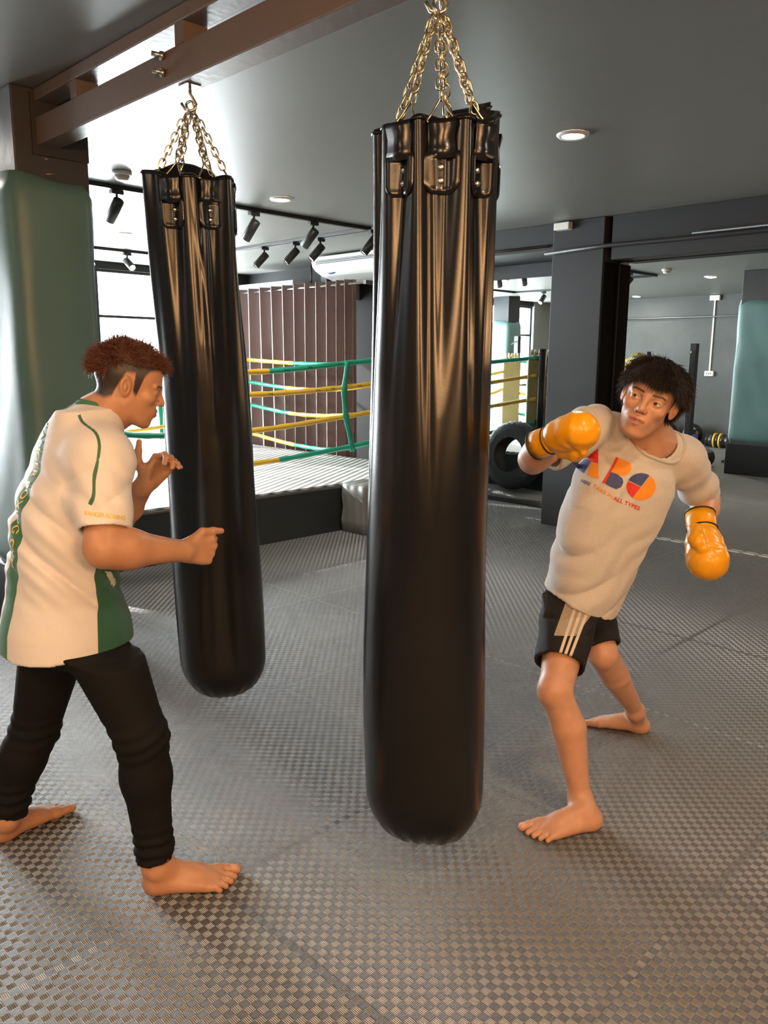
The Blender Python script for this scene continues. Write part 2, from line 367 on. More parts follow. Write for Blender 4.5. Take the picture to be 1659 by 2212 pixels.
# ------------------------------------------------------------------ column with padding
COLX0, COLX1, COLY0, COLY1 = 1.50, 1.84, 3.85, 4.42
def col_mat():
    m, nt, b = nodes('column_paint'); L = nt.links.new
    tc = N(nt, 'ShaderNodeTexCoord'); n0 = N(nt, 'ShaderNodeTexNoise', i_Scale=5.0, i_Detail=4.0); L(tc.outputs['Object'], n0.inputs['Vector'])
    mp = N(nt, 'ShaderNodeMapping'); mp.inputs['Scale'].default_value = (9, 9, 38); L(tc.outputs['Object'], mp.inputs[0])
    n = N(nt, 'ShaderNodeTexNoise', i_Scale=1.0, i_Detail=8.0, i_Roughness=.7); L(mp.outputs[0], n.inputs['Vector'])
    cr = N(nt, 'ShaderNodeValToRGB'); cr.color_ramp.elements[0].position = .67; cr.color_ramp.elements[0].color = (0, 0, 0, 1); cr.color_ramp.elements[1].position = .69; cr.color_ramp.elements[1].color = (1, 1, 1, 1)
    L(n.outputs[0], cr.inputs[0])
    sp = N(nt, 'ShaderNodeSeparateXYZ'); L(tc.outputs['Object'], sp.inputs[0])
    band = N(nt, 'ShaderNodeMapRange'); band.inputs[1].default_value = 2.40; band.inputs[2].default_value = 2.36; L(sp.outputs[2], band.inputs[0])
    mu = N(nt, 'ShaderNodeMath', operation='MULTIPLY'); L(cr.outputs[0], mu.inputs[0]); L(band.outputs[0], mu.inputs[1])
    mx = N(nt, 'ShaderNodeMix', data_type='RGBA'); mx.inputs[6].default_value = (.045, .042, .042, 1); mx.inputs[7].default_value = (.5, .36, .26, 1)
    L(mu.outputs[0], mx.inputs[0]); L(mx.outputs[2], b.inputs['Base Color'])
    bp = N(nt, 'ShaderNodeBump', i_Strength=.5, i_Distance=.01); L(n0.outputs[0], bp.inputs['Height']); L(bp.outputs[0], b.inputs['Normal'])
    return m
b_ = NB(); bx(b_, COLX0, COLX1, COLY0, COLY1, 0, CZ-.0005); struct('wall_column', b_, col_mat(), bevel=.006)
# padded wrap: rounded square tube with a wavy skin
def pad(x0, x1, y0, y1, z0, z1, name, label, m, th=.05, amp=.012):
    bm = NB(); n = 72; rings = []
    cx, cy, hx, hy = (x0+x1)/2, (y0+y1)/2, (x1-x0)/2+th, (y1-y0)/2+th
    for i in range(26):
        z = z0+(z1-z0)*i/25; rg = []
        for j in range(n):
            a = 2*PI*j/n; c, s = math.cos(a), math.sin(a)
            k = 1/((abs(c)**7+abs(s)**7)**(1/7.0))
            w = amp*(math.sin(3*a+z*5)+math.sin(7*a-z*8.3)+.7*math.sin(z*13+a*2))*.35
            e = -.022 if i in (0, 25) else 0
            dz = (.02*math.sin(2*a+1) if i == 25 else 0)
            rg.append(bm.verts.new((cx+c*k*(hx+w+e), cy+s*k*(hy+w+e), z+dz)))
        rings.append(rg)
    for i in range(25):
        for j in range(n): bm.faces.new((rings[i][j], rings[i][(j+1) % n], rings[i+1][(j+1) % n], rings[i+1][j]))
    for rg in (rings[0], rings[-1]):
        inner = [bm.verts.new((cx+(v.co.x-cx)*.86, cy+(v.co.y-cy)*.92, v.co.z)) for v in rg]
        for j in range(n): bm.faces.new((rg[j], rg[(j+1) % n], inner[(j+1) % n], inner[j]))
    return tag(obj(name, bm, m, smooth=True), label, 'column padding')
pad(COLX0, COLX1-.03, COLY0, COLY1, .42, 2.29, 'column_pad', 'tall green vinyl padding wrapped around the square column on the left', M_green, .045, .005)
b_ = NB(); bx(b_, 1.05, 1.4, 9.25, 9.6, 0, CZ-.0005); struct('wall_column', b_, M_pil)
pad(1.05, 1.4, 9.25, 9.6, .02, 2.2, 'column_pad', 'green padded column by the far window, seen small in the left mirror', M_green, .045, .005)
b_ = NB(); bx(b_, COLX0-.03, COLX1+.03, COLY0-.03, COLY1+.03, 0, .419); tag(obj('column_plinth', b_, M_black, bevel=.01), 'black box plinth under the green column padding', 'plinth')

# ------------------------------------------------------------------ bag beam (ladder truss)
BX0, BX1 = 1.60, 1.70
t = thing('bag_beam', 'brown steel ladder beam under the ceiling from which the heavy bags hang', 'beam', (1.65, .5, 2.42))
BY0, BY1 = -3.19, COLY0-.006
bm = NB(); bx(bm, BX0, BX1, BY0, BY1, 2.42, 2.535); obj('bottom_chord', bm, M_truss, t, bevel=.004)
bm = NB(); bx(bm, BX0, BX1, BY0, BY1, 2.605, 2.655); obj('top_chord', bm, M_truss, t, bevel=.004)
for y in (3.45, 2.62, 1.78, .95, .1, -.75, -1.6, -2.4):
    bm = NB(); bx(bm, BX0+.002, BX1-.002, y-.028, y+.028, 2.536, 2.604); obj('vertical_strut', bm, M_truss, t)
bm = NB(); bx(bm, COLX0+.08, COLX1-.001, COLY0-.012, COLY0-.0005, 2.38, 2.64); obj('end_plate', bm, M_brown, t)
for z in (2.52, 2.465):
    bm = NB(); tube(bm, [(1.598, 2.72, z), (1.56, 2.735, z+.004)], .009, 8); tube(bm, [(1.5985, 2.72, z), (1.585, 2.725, z)], .015, 6); obj('bolt', bm, M_steel, t)
# ------------------------------------------------------------------ heavy bags
def chain(bm, p0, p1, r=.0032, L=.034, wd=.0105):
    p0, p1 = Vector(p0), Vector(p1); d = p1-p0; n = max(2, round(d.length/(L*.74))); u = d.normalized(); a, b = frame_of(u)
    for i in range(n):
        c = p0+d*((i+.5)/n); s = (a if i % 2 else b); pts = []
        hl = L/2-wd
        for k in range(12):
            an = 2*PI*k/12; pts.append(c+u*((hl if math.cos(an) > 0 else -hl)+wd*math.cos(an))+s*(wd*math.sin(an)))
        tube(bm, pts, r, 6, closed=True)
def bump1(x, w): return math.exp(-(x/w)**2)
def rimz(a, g, seed, back):
    da = (a-back[0]+PI) % (2*PI)-PI
    k = bump1(da, 1.2); return (.006*(1-min(1, g))-.008*min(1, g))*(1-k)+.006*math.sin(a*3+seed)+back[1]*k
def heavy_bag(cx, cy, z0, z1, R, seed, straps, lean, hookz, label, back, flip=1):
    rnd = random.Random(seed)
    t = thing('heavy_bag', label, 'punching bag', (cx, cy, z0))
    L = z1-z0
    lows = [(rnd.uniform(0, 2*PI), rnd.uniform(0, 1), rnd.uniform(.2, .5), rnd.uniform(.12, .3), rnd.uniform(-.010, .010)) for _ in range(26)]
    streaks = [(rnd.uniform(0, 2*PI), rnd.uniform(.03, .09), rnd.uniform(.25, .6), rnd.uniform(-.013, .013), rnd.uniform(-.25, .25)) for _ in range(26)]
    def axis(t_): # t_ 0 bottom .. 1 top
        return Vector((cx+lean[0]*(1-t_)**1.3+.006*math.sin(t_*6+seed), cy+lean[1]*(1-t_)**1.3+.006*math.cos(t_*5+seed), 0))
    def rad(a, t_):
        s = (1-t_)*L                      # distance from the top
        r = R*(1+.045*math.sin(t_*4.2+.6)) - R*.03*bump1(t_-.42, .12)
        if t_ < .085: r *= math.sqrt(max(0, 1-((.085-t_)/.085)**2.2))*.97+.03
        for (la, lt, wa, wt, am) in lows:
            da = (a-la+PI) % (2*PI)-PI; r += am*bump1(da, wa*1.6)*bump1(t_-lt, wt)
        top = max(0, 1-s/1.0)
        g = 0
        for sa in straps:
            da = (a-sa+PI) % (2*PI)-PI; g += bump1(da, .20)
        r *= 1 - .15*top**1.3*min(1, g)
        r *= 1 + .05*top**2*(1-min(1, g))
        for (sa, w, ln, am, tw) in streaks:
            da = (a-sa-tw*s+PI) % (2*PI)-PI; r += am*1.5*bump1(da, w*1.7)*max(0, 1-s/(ln*1.9))**.8
        # hem puckers at the bottom
        if t_ < .05: r += .006*math.sin(a*17+seed)*(1-t_/.05)*(1 if t_ > .0001 else 0)
        return max(r, .004)
    NA, NZ = 220, 200; bm = NB(); rings = []
    for i in range(NZ+1):
        t_ = (i/NZ); ax = axis(t_); rg = []
        for j in range(NA):
            a = 2*PI*j/NA; r = rad(a, t_); zz = z0+L*t_
            if t_ > .9:      # the rim dips at the straps and stands up between them
                g = sum(bump1((a-sa+PI) % (2*PI)-PI, .3) for sa in straps)
                zz += rimz(a, g, seed, back)*((t_-.9)/.1)
            rg.append(bm.verts.new((ax.x+r*math.cos(a), ax.y+r*math.sin(a), zz)))
        rings.append(rg)
    for k, (f, dz) in enumerate(((.94, .004), (.86, -.006), (.5, -.04), (.12, -.05))):   # folded lip and the gathered cover inside
        rg = []; ax = axis(1)
        for j in range(NA):
            v = rings[NZ][j].co; a = 2*PI*j/NA
            rg.append(bm.verts.new((ax.x+(v.x-ax.x)*f, ax.y+(v.y-ax.y)*f, (z0+L)+(v.z-z0-L)*f*f+dz+(.006*math.sin(9*a+seed) if k > 1 else 0))))
        rings.append(rg)
    for i in range(len(rings)-1):
        for j in range(NA): bm.faces.new((rings[i][j], rings[i][(j+1) % NA], rings[i+1][(j+1) % NA], rings[i+1][j]))
    bm.faces.new(rings[0][::-1]); bm.faces.new(rings[-1])
    obj('bag_body', bm, M_leather, t, smooth=True)
    # raised hem around the rim
    bm = NB(); pts = []
    for j in range(NA):
        v = rings_co(cx, cy, axis, rad, z0, L, 2*PI*j/NA, .996, straps, seed, .0012, back); pts.append(v)
    tube(bm, pts, .0042, 6, closed=True); obj('rim_piping', bm, M_leather, t)
    hook = Vector((cx, cy, hookz-.085))
    for sa in straps:
        u = Vector((math.cos(sa), math.sin(sa), 0)); tn = Vector((-math.sin(sa), math.cos(sa), 0)); ax = axis(1)
        def P(w, z, off=.004):
            t_ = (z-z0)/L; a = sa+w/max(rad(sa, t_), .05); axx = axis(t_); r = rad(a, t_)+off
            return Vector((axx.x+r*math.cos(a), axx.y+r*math.sin(a), z))
        # patch with rounded lower corners, stitched edge
        bm = NB(); zt, zb, hw = z1-.078, z1-.176, .037; nu, nv = 10, 14; grid = []
        def outline(u_, v_):
            w = (u_*2-1)*hw; k = 1.0
            if v_ > .7: k = math.sqrt(max(0, 1-((v_-.7)/.3)**2*.62))
            if v_ < .08: k = .96
            return w*k, zt+(zb-zt)*v_
        for i in range(nv+1):
            row = []
            for j in range(nu+1):
                w, z = outline(j/nu, i/nv); e = min(i, nv-i, j, nu-j)
                row.append(bm.verts.new(P(w, z, .003 if e == 0 else (.011 if e == 1 else .008))))
            grid.append(row)
        for i in range(nv):
            for j in range(nu): bm.faces.new((grid[i][j], grid[i][j+1], grid[i+1][j+1], grid[i+1][j]))
        pa = obj('strap_patch', bm, M_leather, t, smooth=True)
        for q in (.36, .68):
            c = P(0, zt+(zb-zt)*q, .0075); a_, b_2 = frame_of(u); M = Matrix((a_, b_2, u)).transposed().to_4x4(); M.translation = c
            bm = NB(); lathe(bm, [(.0085, 0), (.0088, .002), (.0065, .0045), (.003, .0055), (.0005, .0058)], M, 14); r_ = obj('rivet', bm, M_steel, pa)
            r_.location = (0, 0, 0)
        # strap loop rising to the triangle ring
        tri_b = P(0, z1-.012, .012); bm = NB(); st = []
        for i, (z, off, hw2) in enumerate(((z1-.095, .007, .033), (z1-.07, .009, .028), (z1-.045, .010, .026), (z1-.018, .014, .028), (z1-.006, .011, .028), (z1-.012, .003, .028))):
            l, r2 = P(-hw2, z, off), P(hw2, z, off); st.append((bm.verts.new(l), bm.verts.new(r2), bm.verts.new(l-u*.004), bm.verts.new(r2-u*.004)))
        for i in range(len(st)-1):
            A, B = st[i], st[i+1]
            for q in ((0, 1), (1, 3), (3, 2), (2, 0)): bm.faces.new((A[q[0]], A[q[1]], B[q[1]], B[q[0]]))
        bm.faces.new([st[0][q] for q in (0, 2, 3, 1)]); bm.faces.new([st[-1][q] for q in (0, 1, 3, 2)])
        obj('strap_loop', bm, M_leather, t, smooth=True)
        apex = tri_b + (hook-tri_b).normalized()*.066; hb = .037
        A, B = tri_b+tn*hb, tri_b-tn*hb; bm = NB()
        pts = [A.lerp(B, .04), A.lerp(B, .5), A.lerp(B, .96), B+(apex-B)*.05, B.lerp(apex, .5), apex-tn*.003, apex+tn*.003, A.lerp(apex, .5), A+(apex-A)*.05]
        tube(bm, pts, .0031, 8, closed=True); obj('triangle_ring', bm, M_gold, t)
        bm = NB(); chain(bm, apex+(hook-apex).normalized()*.004, hook+(apex-hook).normalized()*.012+u*.012); obj('chain', bm, M_gold, t)
    # carabiner ring and S hook, beam plate
    bm = NB(); tube(bm, [hook+Vector((.016*math.cos(a), .005*math.sin(3*a), .02*math.sin(a)+.012)) for a in [2*PI*k/16 for k in range(16)]], .0045, 8, closed=True); obj('hanging_ring', bm, M_steel, t)
    bm = NB(); top = Vector((cx, cy, hookz)); dxy = Vector((RT.x, RT.y, 0))*flip
    pts = [top-Vector((0, 0, .004)), top-Vector((0, 0, .028)), top+dxy*.010-Vector((0, 0, .045)), top+dxy*.020-Vector((0, 0, .062)), top+dxy*.015-Vector((0, 0, .078)), top-Vector((0, 0, .084)), top-dxy*.020-Vector((0, 0, .078)), top-dxy*.032-Vector((0, 0, .058))]
    tube(bm, pts, .0055, 8); obj('beam_hook', bm, M_gold, t)
    bm = NB(); bx(bm, cx-.028, cx+.028, cy-.028, cy+.028, hookz-.004, hookz-.0005); obj('beam_plate', bm, M_steel, t)
    return t
def rings_co(cx, cy, axis, rad, z0, L, a, t_, straps, seed, off, back):
    ax = axis(t_); r = rad(a, t_)+off; zz = z0+L*t_
    g = sum(bump1((a-sa+PI) % (2*PI)-PI, .3) for sa in straps)
    zz += rimz(a, g, seed, back)*((t_-.9)/.1)
    return Vector((ax.x+r*math.cos(a), ax.y+r*math.sin(a), zz))
def stp(a0, l): return [math.radians(a0+q) for q in l]
# direction from a bag back to the viewer, as an angle
aR = math.degrees(math.atan2(-1.48, -1.65)); aL = math.degrees(math.atan2(-2.64, -1.65))
heavy_bag(1.65, 1.48, .065, 2.055, .165, 3, stp(aR, (-36, 4, 44, 98, 165, 245)), (0, 0), 2.42, 'large black leather heavy bag nearest the viewer, hanging between the two men', (math.radians(aR+145), .105))
heavy_bag(1.65, 2.64, .16, 2.095, .160, 11, stp(aL, (-28, 21, 78, 140, 205, 272)), (.042, -.042), 2.42, 'farther black leather heavy bag behind the man in the white and green shirt', (math.radians(aL+190), .095))

# ------------------------------------------------------------------ boxing ring
RX0, RX1, RY0, RY1, RZ = 1.95, 6.0, 5.2, 8.9, .40
def stripe_mat():
    m, nt, b = nodes('ribbed_ring_mat'); L = nt.links.new
    tc = N(nt, 'ShaderNodeTexCoord'); mp = N(nt, 'ShaderNodeMapping'); mp.inputs['Rotation'].default_value = (0, 0, math.radians(-120)); L(tc.outputs['Object'], mp.inputs[0])
    w = N(nt, 'ShaderNodeTexWave', i_Scale=4.4, i_Distortion=.25); w.inputs['Detail Scale'].default_value = 1; L(mp.outputs[0], w.inputs['Vector'])
    n = N(nt, 'ShaderNodeTexNoise', i_Scale=1.1, i_Detail=5.0); L(tc.outputs['Object'], n.inputs['Vector'])
    mx = N(nt, 'ShaderNodeMix', data_type='RGBA'); mx.inputs[6].default_value = (.17, .175, .18, 1); mx.inputs[7].default_value = (.68, .69, .70, 1); L(w.outputs['Fac'], mx.inputs[0])  # pale stripes put the mat's sheen into the colour
    L(mx.outputs[2], b.inputs['Base Color']); b.inputs['Roughness'].default_value = .45
    bp = N(nt, 'ShaderNodeBump', i_Strength=.5, i_Distance=.01); L(w.outputs['Fac'], bp.inputs['Height']); L(bp.outputs[0], b.inputs['Normal'])
    return m
ring = thing('boxing_ring', 'raised boxing ring with green and yellow wrapped ropes and a ribbed grey mat', 'boxing ring', (4, 7, 0))
bm = NB(); bx(bm, RX0, RX1, RY0, RY1, 0, RZ-.022); obj('platform_skirt', bm, mat('ring_skirt_paint', (.028, .034, .036), .45, bump=.2, bscale=30), ring, bevel=.004)
bm = NB(); bx(bm, RX0-.012, RX1+.012, RY0-.012, RY1+.012, RZ-.021, RZ-.001); obj('platform_edge', bm, mat('dull_edge_metal', (.16, .16, .16), .4, .6), ring, bevel=.003)
bm = NB(); bx(bm, RX0+.01, RX1-.01, RY0+.01, RY1-.01, RZ, RZ+.018); obj('ring_mat', bm, stripe_mat(), ring, bevel=.003)
M_padY = mat('corner_pad_vinyl', (.33, .26, .10), .45, 0, .15, 6, .25, 25)
posts = [(2.3, 5.42), (5.85, 5.42), (2.3, 8.5), (5.85, 8.5)]
for i, (x, y) in enumerate(posts):
    bm = NB(); tube(bm, [(x, y, RZ+.019), (x, y, 1.62)], .045, 14); po = obj('corner_post', bm, M_black, ring)
    ix, iy = (1 if x < 4 else -1), (1 if y < 7 else -1); c = Vector((x+ix*.10, y+iy*.10, 0)); u = Vector((ix, iy, 0)).normalized(); s = Vector((-u.y, u.x, 0))
    M = Matrix((u, s, Vector((0, 0, 1)))).transposed().to_4x4(); M.translation = Vector((c.x, c.y, .96))
    bm = NB(); obox(bm, M, .10, .30, 1.10); obj('corner_pad', bm, M_padY, ring, bevel=.02)
    for z, k in ((1.52, 0), (1.32, 1), (1.05, 2), (.80, 3)):
        bm = NB(); tube(bm, [(x, y, z), (c.x-ix*.01, c.y-iy*.01, z)], .03, 8); obj('turnbuckle_wrap', bm, M_padY, ring)
    bm = NB()
    for q in range(5): # loose cloth ties over the pad
        a0 = Vector((x+ix*.06+s.x*(q-2)*.05, y+iy*.06+s.y*(q-2)*.05, 1.56)); tube(bm, [a0, a0+u*.10+Vector((0, 0, .05)), a0+u*.19+Vector((0, 0, -.08-.03*(q % 2)))], .016, 6, flat=.5)
    obj('cloth_tie', bm, M_padY, ring)
def catmull(P, n=10):
    P = [Vector(p) for p in P]; P = [P[0]*2-P[1]]+P+[P[-1]*2-P[-2]]; out = []
    for i in range(1, len(P)-2):
        for k in range(n):
            t = k/n; out.append(.5*((2*P[i])+(-P[i-1]+P[i+1])*t+(2*P[i-1]-5*P[i]+4*P[i+1]-P[i+2])*t*t+(-P[i-1]+3*P[i]-3*P[i+1]+P[i+2])*t**3))
    out.append(P[-2]); return out
M_logo = mat('rope_print', (.02, .03, .02), .4)
def rope(pts, cuts, first, marks=()):
    """cuts: distances along the main axis where the tape colour changes"""
    bm = NB(); c = catmull(pts, 12); ax = 0 if abs(c[-1].x-c[0].x) > abs(c[-1].y-c[0].y) else 1
    rs = [.023+.0022*math.sin(i*2.1) for i in range(len(c))]
    tube(bm, c, rs, 12)
    for f in bm.faces:
        v = f.calc_center_median()[ax]; f.material_index = (first+sum(1 for q in cuts if v > q)) % 2
    o = obj('ring_rope', bm, [M_yell, M_gverm], ring)
    for mk in marks:
        p = min(c, key=lambda q: abs(q[ax]-mk)); bm = NB()
        tube(bm, [p+Vector((-.02, -.0245, .008)), p+Vector((0, -.0255, -.004)), p+Vector((.015, -.0255, .006)), p+Vector((.024, -.0245, -.008))], .0028, 5)
        s = obj('rope_logo', bm, M_logo, o); s.location = (0, 0, 0)
E0, E1 = 2.36, 5.79
fr = [([(E0, 5.42, 1.52), (3.0, 5.4, 1.43), (3.86, 5.4, 1.38), (4.86, 5.4, 1.45), (E1, 5.42, 1.52)], [4.02], 0, (4.2, 4.45, 4.75)),
      ([(E0, 5.42, 1.32), (3.0, 5.4, 1.24), (3.86, 5.4, 1.20), (4.86, 5.4, 1.24), (E1, 5.42, 1.32)], [3.1], 1, (4.05, 4.5, 4.72, 4.98)),
      ([(E0, 5.42, 1.05), (2.85, 5.4, .93), (3.86, 5.4, .91), (4.86, 5.4, .98), (E1, 5.42, 1.05)], [3.3], 1, ()),
      ([(E0, 5.42, .80), (3.0, 5.4, .67), (3.86, 5.4, .64), (4.86, 5.4, .70), (E1, 5.42, .78)], [4.12], 0, ())]
for p, cu, f, mk in fr: rope(p, cu, f, mk)
sd = [([(5.85, 5.48, 1.52), (5.87, 6.56, 1.44), (5.87, 7.4, 1.44), (5.85, 8.44, 1.48)], [7.42], 1),
      ([(5.85, 5.48, 1.32), (5.87, 6.56, 1.17), (5.87, 7.4, 1.15), (5.85, 8.44, 1.22)], [7.6], 0),
      ([(5.85, 5.48, 1.05), (5.87, 6.4, .90), (5.87, 7.4, .86), (5.85, 8.44, .95)], [7.5], 0),
      ([(5.85, 5.48, .78), (5.87, 6.56, .52), (5.87, 7.4, .50), (5.85, 8.44, .60)], [7.42], 1)]
for p, cu, f in sd: rope(p, cu, f)
for p, cu, f in sd: rope([(8.15-q[0], q[1], q[2]) for q in p], [c+.2 for c in cu], 1-f)
for p, cu, f, mk in fr: rope([(q[0], 13.92-q[1], q[2]) for q in p], [c-.3 for c in cu], 1-f)
def strap(pts, wdir):
    bm = NB(); w = Vector(wdir)*.034; c = catmull(pts, 6); vs = []
    for i, p in enumerate(c):
        ww = w*(1-.35*abs(math.sin(i*.52))); nrm = Vector((wdir[1], wdir[0], 0))*.004
        vs.append([bm.verts.new(q) for q in (p-ww-nrm, p+ww-nrm, p+ww+nrm, p-ww+nrm)])
    for i in range(len(vs)-1):
        for j in range(4): bm.faces.new((vs[i][j], vs[i][(j+1) % 4], vs[i+1][(j+1) % 4], vs[i+1][j]))
    bm.faces.new(vs[0][::-1]); bm.faces.new(vs[-1]); obj('rope_spacer', bm, M_gverm, ring, smooth=True)
strap([(4.87, 5.37, 1.47), (4.82, 5.365, 1.22), (4.84, 5.365, .99), (4.93, 5.37, .66)], (1, 0, 0))
strap([(3.3, 5.37, 1.42), (3.28, 5.365, 1.2), (3.31, 5.365, .92), (3.3, 5.37, .62)], (1, 0, 0))
for (x, y, w) in ((3.2, 8.55, (1, 0, 0)), (4.8, 8.55, (1, 0, 0)), (2.27, 6.6, (0, 1, 0)), (2.27, 7.6, (0, 1, 0))):
    strap([(x, y, 1.46), (x, y, 1.2), (x, y, .9), (x, y, .55)], w)
# grey vinyl covered steps at the corners
def covered_steps(x0, x1, y0, y1, h, label):
    bm = NB(); n = 22; top = []
    P = [];
    for (a, b_, c, d_) in ((x0, y0, x1, y0), (x1, y0, x1, y1), (x1, y1, x0, y1), (x0, y1, x0, y0)):
        for k in range(n): P.append((a+(c-a)*k/n, b_+(d_-b_)*k/n))
    cx, cy = (x0+x1)/2, (y0+y1)/2; rings = []
    for i, (f, z) in enumerate(((1.0, 0), (1.03, h*.25), (.99, h*.5), (1.02, h*.75), (1.0, h*.96), (.95, h), (.6, h+.012), (.2, h+.008))):
        rg = []
        for j, (x, y) in enumerate(P):
            w = .012*math.sin(j*.55+i*.9)*math.sin(j*.21) if 0 < i < 5 else .006*math.sin(j*.8+i)
            rg.append(bm.verts.new((cx+(x-cx)*f+w*.6, cy+(y-cy)*f+w*.6, z+(.006*math.sin(j*.7) if i > 5 else 0))))
        rings.append(rg)
    m = len(P)
    for i in range(len(rings)-1):
        for j in range(m): bm.faces.new((rings[i][j], rings[i][(j+1) % m], rings[i+1][(j+1) % m], rings[i+1][j]))
    bm.faces.new(rings[-1]); bm.faces.new(rings[0][::-1])
    tag(obj('covered_step_box', bm, M_tarp, smooth=True), label, 'ring steps')
covered_steps(4.62, 5.45, 4.9, 5.17, .43, 'grey vinyl covered step box against the ring platform, left of the near bag')
covered_steps(2.02, 2.35, 4.9, 5.17, .36, 'grey vinyl covered step box at the left corner of the ring, behind the man')

# ------------------------------------------------------------------ curtains
def curtain(x, y0, y1, z0, z1, n, amp, label, seed=0, bunch=1.0):
    t = thing('curtain', label, 'curtain', (x, (y0+y1)/2, z1))
    rnd = random.Random(seed); NS = n*14; rows = 26; bm = NB(); vv = []
    for i in range(rows+1):
        z = z0+(z1-z0)*i/rows; row = []
        for j in range(NS+1):
            u = j/NS; y = y0+(y1-y0)*(u**bunch); ph = u*n*2*PI
            k = 1-.35*(1-i/rows)*(.5+.5*math.sin(u*17+seed))
            w = math.sin(ph); w = math.copysign(abs(w)**.7, w)
            yy = y+.02*(1-i/rows)*math.sin(u*9+seed+2)+.015*math.sin(ph*2+.7)
            row.append(bm.verts.new((x+amp*k*w, yy, z)))
        vv.append(row)
    for i in range(rows):
        for j in range(NS): bm.faces.new((vv[i][j], vv[i][j+1], vv[i+1][j+1], vv[i+1][j]))
    o = obj('curtain_cloth', bm, M_curt, t, smooth=True); md = o.modifiers.new('thick', 'SOLIDIFY'); md.thickness = .004
    for j in range(n*2):
        u = (j+.0)/(n*2); y = y0+(y1-y0)*(((j+.5)/(n*2))**bunch)
        if j % 2: continue
        bm = NB(); c = Vector((x, y0+(y1-y0)*((j/(n*2)+1/(n*4)*0)**bunch), z1-.045))
        tube(bm, [c+Vector((.004*math.sin(a*2), .024*math.cos(a), .024*math.sin(a))) for a in [2*PI*k/14 for k in range(14)]], .005, 6, closed=True)
        obj('grommet', bm, M_black, t)
    return t
curtain(6.13, 6.68, 9.1, .05, 2.345, 12, .06, 'dark brown grommet curtain hanging behind the ring', 3, 1.25)
rod = thing('curtain_rod', 'silver curtain rod carrying the dark brown curtain behind the ring', 'curtain rod', (6.13, 7.9, 2.30))
bm = NB(); tube(bm, [(6.13, 6.5, 2.30), (6.13, 9.25, 2.30)], .012, 10); obj('rod', bm, M_steel, rod)
br = thing('wall_bracket', 'black triangular steel bracket holding the curtain rod beside the mirror', 'bracket', (6.95, 6.5, 2.3))
bm = NB(); bx(bm, 6.10, 6.955, 6.44, 6.48, 2.28, 2.32); obj('arm', bm, M_black, br)
bm = NB(); tube(bm, [(6.35, 6.46, 2.28), (6.94, 6.46, 1.9)], .018, 4); obj('brace', bm, M_black, br)
# things on the wall behind the curtain
def wbox(name, y0, y1, z0, z1, x0, m, label, cat):
    bm = NB(); bx(bm, x0, 6.958, y0, y1, z0, z1); return tag(obj(name, bm, m, bevel=.004), label, cat)
M_lgrey = mat('light_grey_paint', (.33, .34, .35), .5)
wbox('wall_box', 8.0, 9.2, 2.36, 2.438, 6.35, M_lgrey, 'light grey boxed duct above the far end of the brown curtain', 'duct')
wbox('wall_panel', 6.55, 6.85, 1.55, 2.1, 6.93, mat('pale_green_board', (.33, .36, .33), .5), 'pale grey green board on the dark wall beside the curtain end', 'board')
pipe([(6.6, 7.95, 2.35), (6.6, 7.95, 2.63)], .012, 'thin vertical conduit above the middle of the brown curtain')
for y, m, lb in ((7.55, M_lgrey, 'pale vertical panel strip above the curtain, left of the air conditioner'), (7.75, M_black, 'black vertical panel strip above the middle of the curtain')):
    wbox('panel_strip', y-.09, y+.02, 2.2, 2.62, 6.1 if 0 else 6.6, m, lb, 'panel')
bm = NB(); vv = []
for i in range(8):
    z = .95+.4*i/7; vv.append([bm.verts.new((6.55+.03*math.sin(j*.9), 5.98+.5*j/20, z)) for j in range(21)])
for i in range(7):
    for j in range(20): bm.faces.new((vv[i][j], vv[i][j+1], vv[i+1][j+1], vv[i+1][j]))
o = tag(obj('hanging_cloth', bm, M_curt, smooth=True), 'short piece of brown cloth hanging between curtain and mirror', 'cloth'); o.modifiers.new('t', 'SOLIDIFY').thickness = .004
for k in range(6):
    bm = NB(); bx(bm, 6.4+k*.035, 6.418+k*.035, 6.05, 6.45, 0, .86); tag(obj('leaning_board', bm, M_white if k % 2 else M_black), ('thin white board' if k % 2 else 'thin black board')+' standing behind the ring beside the curtain end, '+['nearest the ring', 'second from the ring', 'third from the ring', 'third from the wall', 'second from the wall', 'nearest the wall'][k], 'board', 'thin boards behind the ring')
# ------------------------------------------------------------------ air conditioner
ac = thing('air_conditioner', 'white ceiling mounted air conditioner above the brown curtain', 'air conditioner', (6.6, 6.6, 2.5))
M_acw = mat('ac_plastic', (.80, .80, .76), .3, 0, .03, bump=0)
prof = [(6.94, 2.40), (6.75, 2.375), (6.5, 2.39), (6.32, 2.43), (6.22, 2.48), (6.17, 2.53), (6.16, 2.60), (6.18, 2.635), (6.94, 2.635)]
def extr(bm, prof, y0, y1):
    a = [bm.verts.new((x, y0, z)) for x, z in prof]; b2 = [bm.verts.new((x, y1, z)) for x, z in prof]; n = len(prof)
    for i in range(n): bm.faces.new((a[i], a[(i+1) % n], b2[(i+1) % n], b2[i]))
    bm.faces.new(a[::-1]); bm.faces.new(b2)
AY0, AY1 = 5.62, 7.42
bm = NB(); extr(bm, prof, AY0, AY1); obj('casing', bm, M_acw, ac, bevel=.012)
bm = NB(); bx(bm, 6.152, 6.17, AY0+.1, AY1-.09, 2.548, 2.588); obj('air_slot', bm, M_black, ac)
for k in range(2):
    bm = NB(); z = 2.558+k*.017; bx(bm, 6.135, 6.151, AY0+.11, AY1-.10, z, z+.004); obj('louvre', bm, mat('grey_plastic', (.4, .4, .4), .4), ac)
bm = NB(); M = Matrix.Rotation(math.radians(-48), 4, 'Y'); 
